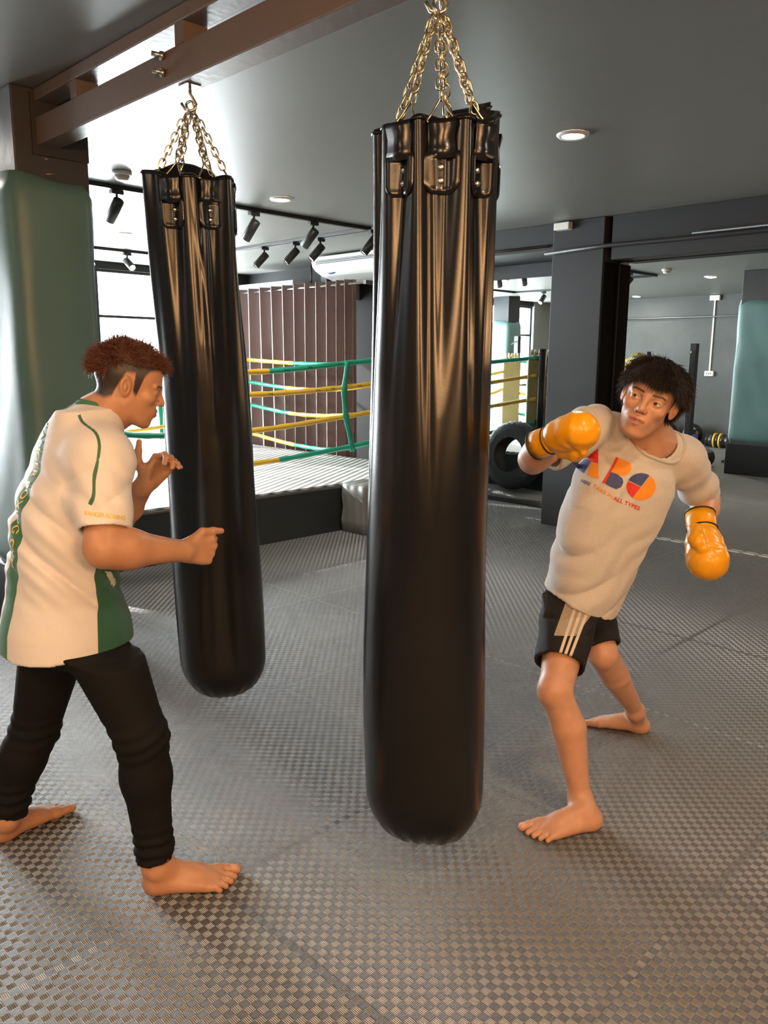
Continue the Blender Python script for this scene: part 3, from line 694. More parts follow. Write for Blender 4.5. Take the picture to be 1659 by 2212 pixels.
lathe(bm, [(.001, -.003), (.06, -.003), (.06, .003), (.001, .003)], Matrix.Translation((6.262, 7.18, 2.457)) @ Matrix.Rotation(math.radians(-41), 4, 'Y') @ Matrix.Diagonal((.45, 1, 1, 1)), 24)
obj('maker_badge', bm, mat('navy_badge', (.03, .04, .18), .3), ac)

# ------------------------------------------------------------------ rack post, tyre, ropes, mirrored corner
M_rackw = mat('black_rack_paint', (.015, .015, .017), .35)
def rack_post(x, y, h, label):
    t = thing('rack_post', label, 'rack post', (x, y, 0))
    bm = NB(); bx(bm, x-.045, x+.045, y-.045, y+.045, .012, h); obj('upright', bm, M_rackw, t, bevel=.004)
    bm = NB(); bx(bm, x-.09, x+.09, y-.09, y+.09, 0, .011); obj('foot_plate', bm, M_rackw, t)
    bm = NB(); tube(bm, [(x+.046, y, h-.1), (x+.09, y, h-.11), (x+.2, y-.02, h-.15)], .008, 6); obj('rack_hook', bm, M_steel, t)
rack_post(1.84, 5.0, 1.735, 'tall black steel rack post at the left edge, behind the man in white and green')
rack_post(1.5, 8.95, 1.93, 'tall black steel rack post behind the ring corner, seen in the left mirror')
def tyre(M, R, r, w, label):
    bm = NB(); prof = []
    for k in range(15):
        a = PI*k/14; prof.append((r+(R-r)*math.sin(a)**.55, -w/2*math.cos(a)))
    prof2 = [(r+.012, w/2*.8), (r+.03, w/2*.3), (r+.03, -w/2*.3), (r+.012, -w/2*.8)]
    P = prof+prof2; n = 64; rings = []
    for q, (rr, z) in enumerate(P):
        rg = []
        for j in range(n):
            a = 2*PI*j/n; g = (.018 if (j+(q % 2)) % 2 and rr > R*.9 else 0)
            rg.append(bm.verts.new(M @ Vector(((rr-g)*math.cos(a), (rr-g)*math.sin(a), z))))
        rings.append(rg)
    for i in range(len(P)):
        for j in range(n): bm.faces.new((rings[i][j], rings[i][(j+1) % n], rings[(i+1) % len(P)][(j+1) % n], rings[(i+1) % len(P)][j]))
    return tag(obj('tyre', bm, mat('tyre_rubber', (.028, .03, .032), .55, 0, .35, 12, .5, 40)), label, 'tyre')
tyre(Matrix.Translation((6.21, 5.52, .41)) @ Matrix.Rotation(math.radians(82), 4, 'Y'), .40, .2, .22, 'big black tyre standing against the side of the ring, seen in the left mirror')
tyre(Matrix.Translation((1.46, 5.12, .13)) @ Matrix.Rotation(math.radians(4), 4, 'Y'), .34, .17, .24, 'black tyre lying on the floor by the rack post at the left edge')
def rope_coil(cx, cy, label, r0=.25, n=5, seed=1, th=.018, zmul=1):
    rnd = random.Random(seed); pts = []
    for k in range(n*16):
        a = 2*PI*k/16; r = r0*(1+.15*math.sin(a*.37+seed))+.02*math.sin(a*1.7); pts.append((cx+r*math.cos(a)+.03*math.sin(k*.21), cy+r*.45*math.sin(a), th+.012+zmul*.009*k/4*(.6+.4*math.sin(a*.5+1))))
    bm = NB(); tube(bm, pts, [th*(1+.12*math.sin(i*2.5)) for i in range(len(pts))], 8)
    return tag(obj('battle_rope', bm, mat('black_rope', (.012, .012, .013), .5, 0, .4, 60, .6, 150)), label, 'rope')
rope_coil(5.8, 4.93, 'coiled black battle rope on the floor before the ring, in the left mirror', .22)
bm = NB(); tube(bm, catmull([(-1.2, 5.55, .5), (-.75, 5.3, .12), (-.3, 5.1, .035), (.05, 5.02, .03), (.75, 4.9, .035), (.9, 4.87, .04)], 14), .022, 8)
tag(obj('rope_tail', bm, mat('black_rope', (.012, .012, .013))), 'black rope end lying on the floor, seen in the right mirror', 'rope')
# training gear along the left wall (seen in the mirror)
def ball(x, y, r, label, patch=False):
    t = thing('medicine_ball', label, 'medicine ball', (x, y, 0))
    bm = NB(); bmesh.ops.create_uvsphere(bm, u_segments=32, v_segments=18, radius=r, matrix=Matrix.Translation((x, y, r)))
    obj('ball', bm, mat('glossy_black_vinyl', (.014, .014, .015), .22), t, smooth=True)
    if patch:
        bm = NB(); vv = []
        for i in range(7):
            row = []
            for j in range(15):
                az = math.radians(-62+j*5.2); el = math.radians(-30+i*5+6*math.sin(j*.35)); q = Vector((math.cos(az)*math.cos(el), math.sin(az)*math.cos(el), math.sin(el)))
                row.append(bm.verts.new(Vector((x, y, r))+q*(r+.002)))
            vv.append(row)
        for i in range(6):
            for j in range(14): bm.faces.new((vv[i][j], vv[i][j+1], vv[i+1][j+1], vv[i+1][j]))
        obj('ball_label', bm, mat('blue_vinyl', (.05, .10, .40), .35), t, smooth=True)
ball(-1.4, 6.42, .2, 'glossy black exercise ball with a blue label, on the floor in the mirror', True)
ball(-1.42, 6.9, .2, 'glossy plain black exercise ball beside the blue labelled ball')
ball(-1.1, 7.3, .17, 'smaller black medicine ball near the rack post in the mirror')
M_gbag = mat('gear_bag_vinyl', (.016, .016, .017), .28, 0, .2, 9, .6, 9)
def lying_bag(x, y0, y1, r, label, yel):
    t = thing('training_bag', label, 'training bag', (x, (y0+y1)/2, 0))
    bm = NB(); n = 24; pts = [(x, y0+(y1-y0)*k/n, r) for k in range(n+1)]
    tube(bm, pts, [r*(.9+.07*math.sin(k*1.7+y0*9)+.03*math.sin(k*.6))*(.9 if k in (0, n) else 1) for k in range(n+1)], 20); obj('bag_body', bm, M_gbag, t, smooth=True)
    bm = NB(); c = yel; tube(bm, [(x+.001, c, r), (x+.001, c+.03, r)], r*1.04, 20)
    tube(bm, [(x, c+.1, r), (x, c+.13, r)], r*1.04, 20); obj('yellow_stripe', bm, M_yell, t)
lying_bag(-1.4, 5.5, 6.12, .125, 'long black training bag lying against the wall beside the ball', 5.85)
lying_bag(-1.15, 4.9, 5.45, .15, 'short black training bag with yellow stripes behind the green column, in the mirror', 5.15)
gr = thing('cable_machine', 'black gym rack with hanging straps and ropes behind the boxer, seen in the mirror', 'gym rack', (-1.0, 7.7, 0))
for (x, y) in ((-1.25, 7.5), (-.75, 7.5), (-1.25, 8.2), (-.75, 8.2)):
    bm = NB(); bx(bm, x-.03, x+.03, y-.03, y+.03, 0, 1.25); obj('rack_leg', bm, M_black, gr)
for z in (.4, .8, 1.24):
    bm = NB(); bx(bm, -1.28, -.72, 7.47, 8.23, z, z+.03); obj('rack_shelf', bm, M_black, gr)
for k in range(5):
    bm = NB(); y = 7.5+.15*k; tube(bm, catmull([(-.7, y, 1.2), (-.66, y+.04, .9), (-.68, y-.02, .6), (-.6, y, .3)], 8), .02, 6); obj('hanging_strap', bm, M_gbag if k % 2 else M_white, gr)
# red mats by the far wall
for k in range(3):
    bm = NB(); bx(bm, -1.5, -.45, 9.25, 9.7, .27*k+.002, .27*k+.265); tag(obj('red_mat', bm, mat('red_vinyl', (.52, .035, .06), .38), bevel=.03), ['red padded block, lowest of the stack beyond the ring, in the mirror', 'red padded block, middle of the stack beyond the ring, in the mirror', 'red padded block, topmost of the stack beyond the ring, in the mirror'][k], 'crash mat')

# black glove left on the platform edge
M = Matrix.Translation((2.72, 5.32, RZ+.075)) @ Matrix.Rotation(1.1, 4, 'Z')
bm = NB(); bmesh.ops.create_uvsphere(bm, u_segments=24, v_segments=16, radius=1, matrix=M @ Matrix.Diagonal((.10, .06, .055, 1)))
t = thing('sparring_glove', 'black sparring glove left on the ring platform edge behind the raised hand', 'boxing glove', (2.72, 5.32, RZ+.02)); obj('glove_body', bm, M_gbag, t, smooth=True)
bm = NB(); tube(bm, [M @ Vector(p) for p in ((-.02, .055, 0), (.03, .068, .005), (.06, .06, .01))], [.025, .028, .02], 12); obj('thumb', bm, M_gbag, t)
bm = NB(); tube(bm, [M @ Vector(p) for p in ((-.07, 0, 0), (-.15, 0, .002))], [.046, .05], 18); obj('glove_cuff', bm, M_black, t)
# ------------------------------------------------------------------ implicit-surface modelling for the people
A_ = np.array
def smin(a, b, k):
    if k <= 0: return np.minimum(a, b)
    h = np.clip(.5+.5*(b-a)/k, 0, 1); return b*(1-h)+a*h-k*h*(1-h)
def smax(a, b, k): return -smin(-a, -b, k)
def fcap(P, a, b, ra, rb):
    a, b = A_(a, float), A_(b, float); ba = b-a; pa = P-a
    h = np.clip(pa@ba/max(ba@ba, 1e-12), 0, 1)
    return np.linalg.norm(pa-h[:, None]*ba, axis=1)-(ra+(rb-ra)*h)
def fell(P, c, r, R=None):
    q = P-A_(c, float)
    if R is not None: q = q@R
    r = A_(r, float); k0 = np.linalg.norm(q/r, axis=1); k1 = np.linalg.norm(q/(r*r), axis=1)+1e-9
    return k0*(k0-1)/k1
def ftube(P, o, R, sec, p=2.3):
    """sections: (height, centre along F, centre along S, half depth, half width); R columns = F, S, U"""
    q = (P-A_(o, float))@R; s = A_(sec, float); s = s[np.argsort(s[:, 0])]; z = q[:, 2]
    f = lambda i: np.interp(z, s[:, 0], s[:, i])
    hf, hs = f(3), f(4); x, y = np.abs(q[:, 0]-f(1))/hf, np.abs(q[:, 1]-f(2))/hs
    rho = (x**p+y**p)**(1/p); d = (rho-1)*np.minimum(hf, hs)
    return np.maximum(d, np.maximum(z-s[-1, 0], s[0, 0]-z)*.9)
def fold(prims, P):
    d = None
    for pr in prims:
        k = pr[-1]; t = pr[0]
        if t == 'c': v = fcap(P, *pr[1:-1])
        elif t == 'e': v = fell(P, *pr[1:-1])
        elif t == 't': v = ftube(P, *pr[1:-1])
        elif t == 'g': v = fold(pr[1], P)
        elif t == '-': d = smax(d, -fold([pr[1]], P), k); continue
        d = v if d is None else smin(d, v, k)
    return d
def mesh_sdf(f, lo, hi, h, B=8, fc=None):
    lo, hi = A_(lo, float), A_(hi, float); n = np.ceil((hi-lo)/h/B).astype(int); n = np.maximum(n, 1)
    g = np.stack(np.meshgrid(*[np.arange(k) for k in n], indexing='ij'), -1).reshape(-1, 3)
    c = lo+(g+.5)*B*h; d = f(c); T_ = B*h*1.35; am = np.abs(d) < T_
    if fc is not None: am |= np.abs(fc(c)) < T_
    act = g[am]
    dims = n*B+1; V = np.full(dims, 1.0, np.float32)
    inside = g[(d <= -T_) & ~am]
    for i, j, k in inside: V[i*B:i*B+B+1, j*B:j*B+B+1, k*B:k*B+B+1] = -1
    loc = np.stack(np.meshgrid(*[np.arange(B+1)]*3, indexing='ij'), -1).reshape(-1, 3)
    for s in range(0, len(act), 400):
        a = act[s:s+400]; idx = (a[:, None, :]*B+loc[None]).reshape(-1, 3)
        V[idx[:, 0], idx[:, 1], idx[:, 2]] = f(lo+idx*h)
    neg = V < 0; C8 = [(i, j, k) for i in (0, 1) for j in (0, 1) for k in (0, 1)]
    sl = lambda o: tuple(slice(o[q], dims[q]-1+o[q]) for q in range(3))
    cnt = sum(neg[sl(o)].astype(np.int8) for o in C8); cells = np.argwhere((cnt > 0) & (cnt < 8))
    vals = np.stack([V[cells[:, 0]+o[0], cells[:, 1]+o[1], cells[:, 2]+o[2]] for o in C8], 1)
    acc = np.zeros((len(cells), 3)); w = np.zeros(len(cells))
    for a in range(8):
        for b in range(a+1, 8):
            if sum(abs(C8[a][q]-C8[b][q]) for q in range(3)) != 1: continue
            va, vb = vals[:, a], vals[:, b]; m = (va < 0) != (vb < 0)
            t = np.where(m, va/np.where(m, va-vb, 1), 0)[:, None]
            acc += np.where(m[:, None], A_(C8[a])*(1-t)+A_(C8[b])*t, 0); w += m
    verts = lo+(cells+acc/w[:, None])*h
    ids = -np.ones(dims, np.int32); ids[cells[:, 0], cells[:, 1], cells[:, 2]] = np.arange(len(cells))
    faces = []
    for ax in range(3):
        e = [0, 0, 0]; e[ax] = 1; u, v = [(1, 2), (2, 0), (0, 1)][ax]
        A0 = neg[:dims[0]-e[0], :dims[1]-e[1], :dims[2]-e[2]]; A1 = neg[e[0]:, e[1]:, e[2]:]
        E = np.argwhere(A0 != A1); E = E[(E[:, u] > 0) & (E[:, v] > 0) & (E[:, u] < dims[u]-1) & (E[:, v] < dims[v]-1)]
        if not len(E): continue
        du = np.zeros(3, int); du[u] = 1; dv = np.zeros(3, int); dv[v] = 1
        q = [ids[tuple((E-a).T)] for a in (0*du, du, du+dv, dv)]
        F = np.stack(q, 1); s = neg[tuple(E.T)]; F[~s] = F[~s][:, ::-1]; F = F[(F >= 0).all(1)]; faces.append(F)
    return verts, np.concatenate(faces)
def mesh_obj(name, parts, mats, parent=None, attrs=None, smooth_it=0):
    vs, fs, off = [], [], 0
    for v, f in parts: vs.append(v); fs.append(f+off); off += len(v)
    v, f = np.concatenate(vs), np.concatenate(fs); me = bpy.data.meshes.new(name)
    me.vertices.add(len(v)); me.vertices.foreach_set('co', v.astype(np.float32).ravel())
    k = f.shape[1]; me.loops.add(len(f)*k); me.loops.foreach_set('vertex_index', f.astype(np.int32).ravel())
    me.polygons.add(len(f)); me.polygons.foreach_set('loop_start', np.arange(0, len(f)*k, k, dtype=np.int32))
    try: me.polygons.foreach_set('loop_total', np.full(len(f), k, np.int32))
    except Exception: pass
    me.polygons.foreach_set('use_smooth', np.ones(len(f), bool)); me.update(calc_edges=True); me.validate()
    for q in (mats if isinstance(mats, (list, tuple)) else [mats]): me.materials.append(q)
    if attrs:
        for an, fn in attrs.items():
            val = fn(v); col = val.ndim == 2
            at = me.attributes.new(an, 'FLOAT_COLOR' if col else 'FLOAT', 'POINT')
            at.data.foreach_set('color' if col else 'value', val.astype(np.float32).ravel())
    o = bpy.data.objects.new(name, me); C.objects.link(o)
    if smooth_it:
        md = o.modifiers.new('relax', 'SMOOTH'); md.iterations = smooth_it; md.factor = .5
    if parent is not None:
        o.parent = parent; o.location = -Vector(parent.location) if parent.parent is None else (0, 0, 0)
    return o
def skin_mat(name, bump=.06):
    m, nt, b = nodes(name); L = nt.links.new
    at = N(nt, 'ShaderNodeAttribute', attribute_name='tint'); tc = N(nt, 'ShaderNodeTexCoord')
    n = N(nt, 'ShaderNodeTexNoise', i_Scale=30.0, i_Detail=5.0); L(tc.outputs['Object'], n.inputs['Vector'])
    mr = N(nt, 'ShaderNodeMapRange'); mr.inputs[3].default_value = .82; mr.inputs[4].default_value = 1.14; L(n.outputs[0], mr.inputs[0])
    mx = N(nt, 'ShaderNodeMix', data_type='RGBA', blend_type='MULTIPLY'); mx.inputs[0].default_value = 1; L(at.outputs['Color'], mx.inputs[6]); L(mr.outputs[0], mx.inputs[7])
    L(mx.outputs[2], b.inputs['Base Color']); b.inputs['Roughness'].default_value = .46; b.inputs['Specular IOR Level'].default_value = .45
    b.inputs['Subsurface Weight'].default_value = .12; b.inputs['Subsurface Radius'].default_value = (1, .35, .2); b.inputs['Subsurface Scale'].default_value = .012
    n2 = N(nt, 'ShaderNodeTexNoise', i_Scale=420.0, i_Detail=3.0); L(tc.outputs['Object'], n2.inputs['Vector'])
    bp = N(nt, 'ShaderNodeBump', i_Strength=bump*2, i_Distance=.001); L(n2.outputs[0], bp.inputs['Height']); L(bp.outputs[0], b.inputs['Normal'])
    return m
def cloth_mat(name, base, layers, rough=.75, weave=900, heather=.08, sheen=.2, spec=.3):
    """layers: (attribute, colour): cloth panels where the stored distance is positive"""
    m, nt, b = nodes(name); L = nt.links.new; tc = N(nt, 'ShaderNodeTexCoord')
    n = N(nt, 'ShaderNodeTexNoise', i_Scale=160.0, i_Detail=4.0); L(tc.outputs['Object'], n.inputs['Vector'])
    mx = N(nt, 'ShaderNodeMix', data_type='RGBA'); mx.inputs[6].default_value = (*[c*(1-heather) for c in base], 1); mx.inputs[7].default_value = (*[min(1, c*(1+heather)) for c in base], 1)
    L(n.outputs[0], mx.inputs[0]); cur = mx.outputs[2]
    for an, col in layers:
        at = N(nt, 'ShaderNodeAttribute', attribute_name=an); mr = N(nt, 'ShaderNodeMapRange'); mr.inputs[1].default_value = -.0004; mr.inputs[2].default_value = .0004
        L(at.outputs['Fac'], mr.inputs[0]); q = N(nt, 'ShaderNodeMix', data_type='RGBA'); L(mr.outputs[0], q.inputs[0]); L(cur, q.inputs[6]); q.inputs[7].default_value = (*col, 1); cur = q.outputs[2]
    L(cur, b.inputs['Base Color']); b.inputs['Roughness'].default_value = rough; b.inputs['Sheen Weight'].default_value = sheen; b.inputs['Specular IOR Level'].default_value = spec
    n2 = N(nt, 'ShaderNodeTexNoise', i_Scale=float(weave), i_Detail=2.0); L(tc.outputs['Object'], n2.inputs['Vector'])
    n3 = N(nt, 'ShaderNodeTexNoise', i_Scale=9.0, i_Detail=3.0); L(tc.outputs['Object'], n3.inputs['Vector'])
    bp = N(nt, 'ShaderNodeBump', i_Strength=.25, i_Distance=.001); L(n2.outputs[0], bp.inputs['Height'])
    bp2 = N(nt, 'ShaderNodeBump', i_Strength=.25, i_Distance=.02); L(n3.outputs[0], bp2.inputs['Height']); L(bp.outputs[0], bp2.inputs['Normal']); L(bp2.outputs[0], b.inputs['Normal'])
    return m
FWn, RTn, UPn = A_(FW), A_(RT), A_(UP); ZU = A_((0., 0., 1.))
FH = FWn.copy(); FH[2] = 0; FH /= np.linalg.norm(FH); RH = A_((RT.x, RT.y, 0.)); RH /= np.linalg.norm(RH)
def Wn(x, y, d): return A_(W(x, y, d))
def Wh(x, y, hd):           # same, hd metres away measured along the floor
    r = FWn*F_PX+RTn*(x-829.5)+UPn*(1106-y); return A_((0, 0, CAMZ))+r*(hd/(r@FH))
def nz(v): v = A_(v, float); return v/np.linalg.norm(v)
def rotv(v, ax, a):
    ax = nz(ax); return v*math.cos(a)+np.cross(ax, v)*math.sin(a)+ax*(ax@v)*(1-math.cos(a))
# ---- hand: wrist point, D towards the knuckles, Np out of the palm, T towards the thumb side
def hand(w, D, Np, T, flex, thumb, s=1.0):
    D = nz(D); Np = nz(Np-D*(Np@D)); T = nz(T-D*(T@D)-Np*(T@Np))
    pr = [('c', w-D*.02*s, w+D*.012*s, .0255*s, .026*s, .01)]
    lens = [(.044, .026, .021), (.049, .030, .022), (.046, .028, .021), (.036, .021, .019)]
    kx = [(.030, .088), (.010, .092), (-.010, .087), (-.029, .079)]; rad = [(.0105, .0088, .0078), (.0108, .009, .008), (.0102, .0086, .0076), (.0092, .0078, .0070)]
    for (t, l), r in zip(kx, rad):                               # metacarpals make the palm
        pr.append(('c', w+T*t*.5*s+D*.012*s, w+T*t*s+D*l*s, .0160*s, .0122*s, .010))
    pr.append(('c', w+T*.012*s+Np*.008*s+D*.015*s, w+T*.028*s+Np*.006*s+D*.045*s, .018*s, .015*s, .014))   # ball of the thumb
    pr.append(('c', w-T*.018*s+Np*.006*s+D*.02*s, w-T*.026*s+Np*.004*s+D*.06*s, .015*s, .012*s, .014))
    for i in range(4):
        a0, a1, a2 = [math.radians(q) for q in flex[i][:3]]; sp = math.radians(flex[i][3] if len(flex[i]) > 3 else 0)
        p = w+T*kx[i][0]*s+D*kx[i][1]*s; d0 = rotv(D, Np, sp); ax = np.cross(d0, Np); seg = []
        ang = 0
        for L_, a, (ra, rb) in zip(lens[i], (a0, a1, a2), ((rad[i][0], rad[i][1]), (rad[i][1], rad[i][2]), (rad[i][2], rad[i][2]*.9))):
            ang += a; d = rotv(d0, ax, ang); q = p+d*L_*s; seg.append(('c', p, q, ra*s, rb*s, .004)); p = q
        pr.append(('g', seg, .003))
    p = w+T*.022*s+D*.022*s+Np*.004*s; seg = []
    for L_, (cd, cn, ct), (ra, rb) in zip((.046, .034, .027), thumb, ((.0155, .0125), (.0118, .0108), (.0105, .0088))):
        q = p+nz(D*cd+Np*cn+T*ct)*L_*s; seg.append(('c', p, q, ra*s, rb*s, .006)); p = q
    pr.append(('g', seg, .010)); return pr
# ---- foot on the floor: heel point, toe direction, side towards the little toe
def foot(ank, heel, d, lat, s=1.0, ankr=.037):
    heel, d, lat = A_(heel, float), nz(d), nz(lat); z = ZU; o = heel*1.0; o[2] = 0
    P = lambda f, l, h: o+d*f*s+lat*l*s+z*h*s
    pr = [('c', ank, ank+z*.001, ankr*.96, ankr*.96, .02), ('c', ank, P(.035, 0, .035), ankr*1.0, .031*s, .03),
          ('e', P(.026, 0, .026), (.036*s, .031*s, .03*s), np.stack([d, lat, z], 1), .02),
          ('c', P(.05, 0, .055), P(.13, -.012, .036), .033*s, .021*s, .03), ('c', P(.03, .012, .024), P(.165, .030, .016), .023*s, .016*s, .025),
          ('c', P(.05, -.012, .034), P(.185, -.026, .020), .022*s, .019*s, .025), ('c', P(.11, 0, .03), P(.18, .006, .018), .026*s, .018*s, .02),
          ('e', ank-lat*ankr*.75+z*.0, (.012, .012, .015), None, .016), ('e', ank+lat*ankr*.8-z*.008, (.012, .011, .014), None, .016)]
    toes = [(-.034, .188, .050, .0145, .0135), (-.010, .192, .040, .0098, .009), (.008, .186, .037, .0092, .0085), (.024, .177, .033, .0088, .008), (.038, .165, .029, .0086, .0078)]
    g = []
    for l, f, L_, ra, rb in toes:
        a = P(f, l, .018); m = P(f+L_*.55, l*1.06, .0165); b = P(f+L_, l*1.08, rb*.98/s if s else .01); g.append(('g', [('c', a, m, ra*s, ra*s*.92, 0), ('c', m, b, ra*s*.92, rb*s, .004)], .0015))
    pr.append(('g', g, .012)); return pr
# ---- head in its own frame
def head_prims(o, F, S, U, s=1.0, lid=.0042, look=0, jaw=1.0):
    R = np.stack([F, S, U], 1); P = lambda x, y, z: o+(F*x+S*y+U*z)*s; sc_ = lambda *r: tuple(q*s for q in r)
    e = lambda c, r, k: ('e', P(*c), sc_(*r), R, k*s); c = lambda a, b, ra, rb, k: ('c', P(*a), P(*b), ra*s, rb*s, k*s)
    pr = [e((-.014, 0, .036), (.097, .074, .084), 0), e((.030, 0, -.015), (.062, .057, .085), .03), e((.044, 0, .048), (.044, .056, .042), .03),
          e((.030, 0, -.068), (.056, .050*jaw, .040), .03), c((.004, .048*jaw, -.050), (.060, .022, -.098), .016, .014, .025), c((.004, -.048*jaw, -.050), (.060, -.022, -.098), .016, .014, .025),
          e((.074, 0, -.100), (.019, .022, .017), .02), e((.078, 0, -.062), (.022, .030, .024), .02)]
    for q in (1, -1):
        pr += [e((.062, .042*q, -.022), (.022, .020, .017), .022), c((.088, .008*q, .017), (.076, .046*q, .018), .009, .007, .013)]
    for q in (1, -1): pr.append(('-', e((.102, .033*q, -.001), (.020, .019, .0115), 0), .012*s))
    for q in (1, -1):
        lidp = e((.0765, .032*q, .0), (.0142, .0160, .0142), .004)
        pr.append(lidp)
        pr.append(('-', ('e', P(.094, .032*q, .0), sc_(.012, .0135, lid), R, 0), .0015*s))
        pr.append(e((.0768, .032*q, .0), (.0128, .0128, .0128), 0))
    pr += [c((.090, 0, .014), (.106, 0, -.018), .0065, .0085, .012), e((.108, 0, -.027), (.0125, .0115, .0105), .010)]
    for q in (1, -1): pr.append(e((.098, .0120*q, -.031), (.0105, .0070, .0080), .006))
    for q in (1, -1): pr.append(('-', e((.103, .0075*q, -.0385), (.005, .0035, .003), 0), .002))
    for q in (1, -1):
        pr += [c((.0995, .002*q, -.0555), (.0865, .0235*q, -.0605), .0050, .0028, .006), c((.0985, .000*q, -.0685), (.0865, .0215*q, -.0625), .0062, .003, .006)]
        pr.append(('-', c((.1055, 0, -.0620), (.090, .024*q, -.0618), .0016, .0010, 0), .002))
    for q in (1, -1):
        tilt = rotv(U, S, math.radians(-10)); Re = np.stack([np.cross(rotv(S*q, U, math.radians(-24*q)), tilt), rotv(S*q, U, math.radians(-24*q)), tilt], 1)
        ec = P(-.012, .078*q, -.004)
        pr += [('e', ec, sc_(.0185, .0085, .032), Re, .008*s), ('-', ('e', ec+Re[:, 1]*.0075*s+Re[:, 0]*0, sc_(.0115, .0065, .0215), Re, 0), .004*s), ('e', ec-Re[:, 2]*.004*s+Re[:, 1]*.001, sc_(.006, .006, .012), Re, .004*s)]
    return pr
def head_tint(o, F, S, U, s, skin, lips, brow, scalp, hairfn, iris=(.02, .012, .008), gaze=(0, 0), lid=.0042):
    def fn(v, base):
        q = (v-o)@np.stack([F, S, U], 1)/s; x, y, z = q.T; ay = np.abs(y); col = base
        near = (np.linalg.norm(q, axis=1) < .16)
        def mixc(m, c): m = np.clip(m, 0, 1)[:, None]; col[:, :3] = col[:, :3]*(1-m)+A_(c)*m
        m = np.clip((.006+.0018-np.abs(z+.0615)-.14*np.maximum(0, ay-.004))/.002, 0, 1)*(x > .078)*(ay < .024)*near; mixc(m*.85, lips)
        bz = .0205+.10*(ay-.018)-.9*np.maximum(0, ay-.040)*.5; m = np.clip((.0042-np.abs(z-bz))/.0018, 0, 1)*(ay > .012)*(ay < .052)*(x > .060)*near; mixc(m*.9, brow)
        m = hairfn(x, y, z)*near; mixc(m, scalp)
        for g in (1, -1):
            ex = np.sqrt((x-.0768)**2+(y-.032*g)**2+z**2); eye = (ex < .01355)*(np.abs(z) < lid*.93)*(x > .080)*(np.abs(y-.032*g) < .0118)
            mixc(eye*1.0, (.62, .58, .54)); dy, dz = y-.032*g-gaze[0], z-gaze[1]; rr = np.sqrt(dy*dy+dz*dz); mixc(eye*np.clip((.0060-rr)/.0008, 0, 1), iris)
            rim = (np.abs(np.sqrt((y-.032*g)**2*.42+z**2)-lid*1.15) < .0013)*(x > .080)*(z > 0)*(np.abs(y-.032*g) < .015); mixc(rim*.75, (.02, .012, .01))
        mixc(np.clip((.0034-np.sqrt((ay-.0075)**2+(z+.039)**2))/.002, 0, 1)*(x > .09)*.8, (.08, .03, .02))
        mixc(np.clip(1-np.abs(z+.0618)/.0012, 0, 1)*(x > .082)*(ay < .022)*.8, (.10, .03, .025))
        return col
    return fn
def strands(name, roots, dirs, lens, m, parent, rad=.0012, segs=6, grav=0, curl=.3, seed=1, target=None):
    rg = np.random.RandomState(seed); n = len(roots); P = roots.copy(); D = dirs/np.linalg.norm(dirs, axis=1)[:, None]
    side = np.cross(D, rg.randn(n, 3)); side /= np.linalg.norm(side, axis=1)[:, None]; up2 = np.cross(D, side)
    cw = rg.randn(n, 3)*curl; rings = []
    for k in range(segs+1):
        t = k/segs; r = rad*(1-t**2.2)*(.8+.4*rg.rand(n))+.0001
        rings.append(np.stack([P+side*r[:, None], P-side*r[:, None]*.5+up2*r[:, None]*.87, P-side*r[:, None]*.5-up2*r[:, None]*.87], 1))
        D = D+cw/segs-ZU*grav/segs; D /= np.linalg.norm(D, axis=1)[:, None]; P = P+D*(lens/segs)[:, None]
    V = np.stack(rings, 1); v = V.reshape(-1, 3); f = []
    base = np.arange(n)*(segs+1)*3
    for k in range(segs):
        for j in range(3):
            a, b = k*3+j, k*3+(j+1) % 3; f.append(np.stack([base+a, base+b, base+b+3, base+a+3], 1))
    return mesh_obj(name, [(v, np.concatenate(f))], m, parent)
def hair_mat(name, c0, c1, rough=.45):
    m, nt, b = nodes(name); L = nt.links.new; tc = N(nt, 'ShaderNodeTexCoord'); n = N(nt, 'ShaderNodeTexNoise', i_Scale=90.0, i_Detail=3.0); L(tc.outputs['Object'], n.inputs['Vector'])
    mx = N(nt, 'ShaderNodeMix', data_type='RGBA'); mx.inputs[6].default_value = (*c0, 1); mx.inputs[7].default_value = (*c1, 1); L(n.outputs[0], mx.inputs[0]); L(mx.outputs[2], b.inputs['Base Color']); b.inputs['Roughness'].default_value = rough
    return m
# ---- lettering laid on cloth
def text_mesh(s, size=1.0, bold=0):
    cu = bpy.data.curves.new('lettering', 'FONT'); cu.body = s; cu.size = size; cu.offset = bold; cu.resolution_u = 3
    o = bpy.data.objects.new('lettering', cu); C.objects.link(o); bpy.context.view_layer.update()
    me = bpy.data.meshes.new_from_object(o); bpy.data.objects.remove(o)
    bm = NB(); bm.from_mesh(me); bmesh.ops.triangulate(bm, faces=bm.faces)
    for _ in range(2):
        es = [e for e in bm.edges if e.calc_length() > .12*size]
        if es: bmesh.ops.subdivide_edges(bm, edges=es, cuts=1, use_grid_fill=False); bmesh.ops.triangulate(bm, faces=bm.faces)
    return bm
def bvh_of(o):
    me = o.data; loc = Vector(o.location)+(Vector(o.parent.location) if o.parent else Vector())
    return BVHTree.FromPolygons([v.co.copy() for v in me.vertices], [tuple(p.vertices) for p in me.polygons])
def lay(bm, bvh, fn, off=.0016):
    """fn(u,v) -> (point, direction); each vertex is dropped on the cloth along the direction"""
    for v in bm.verts:
        p, d = fn(v.co.x, v.co.y); h = bvh.ray_cast(Vector(p), Vector(d), .5)
        if h[0] is None: h = bvh.find_nearest(Vector(p)+Vector(d)*.1)
        v.co = h[0]-Vector(d)*off
    return bm
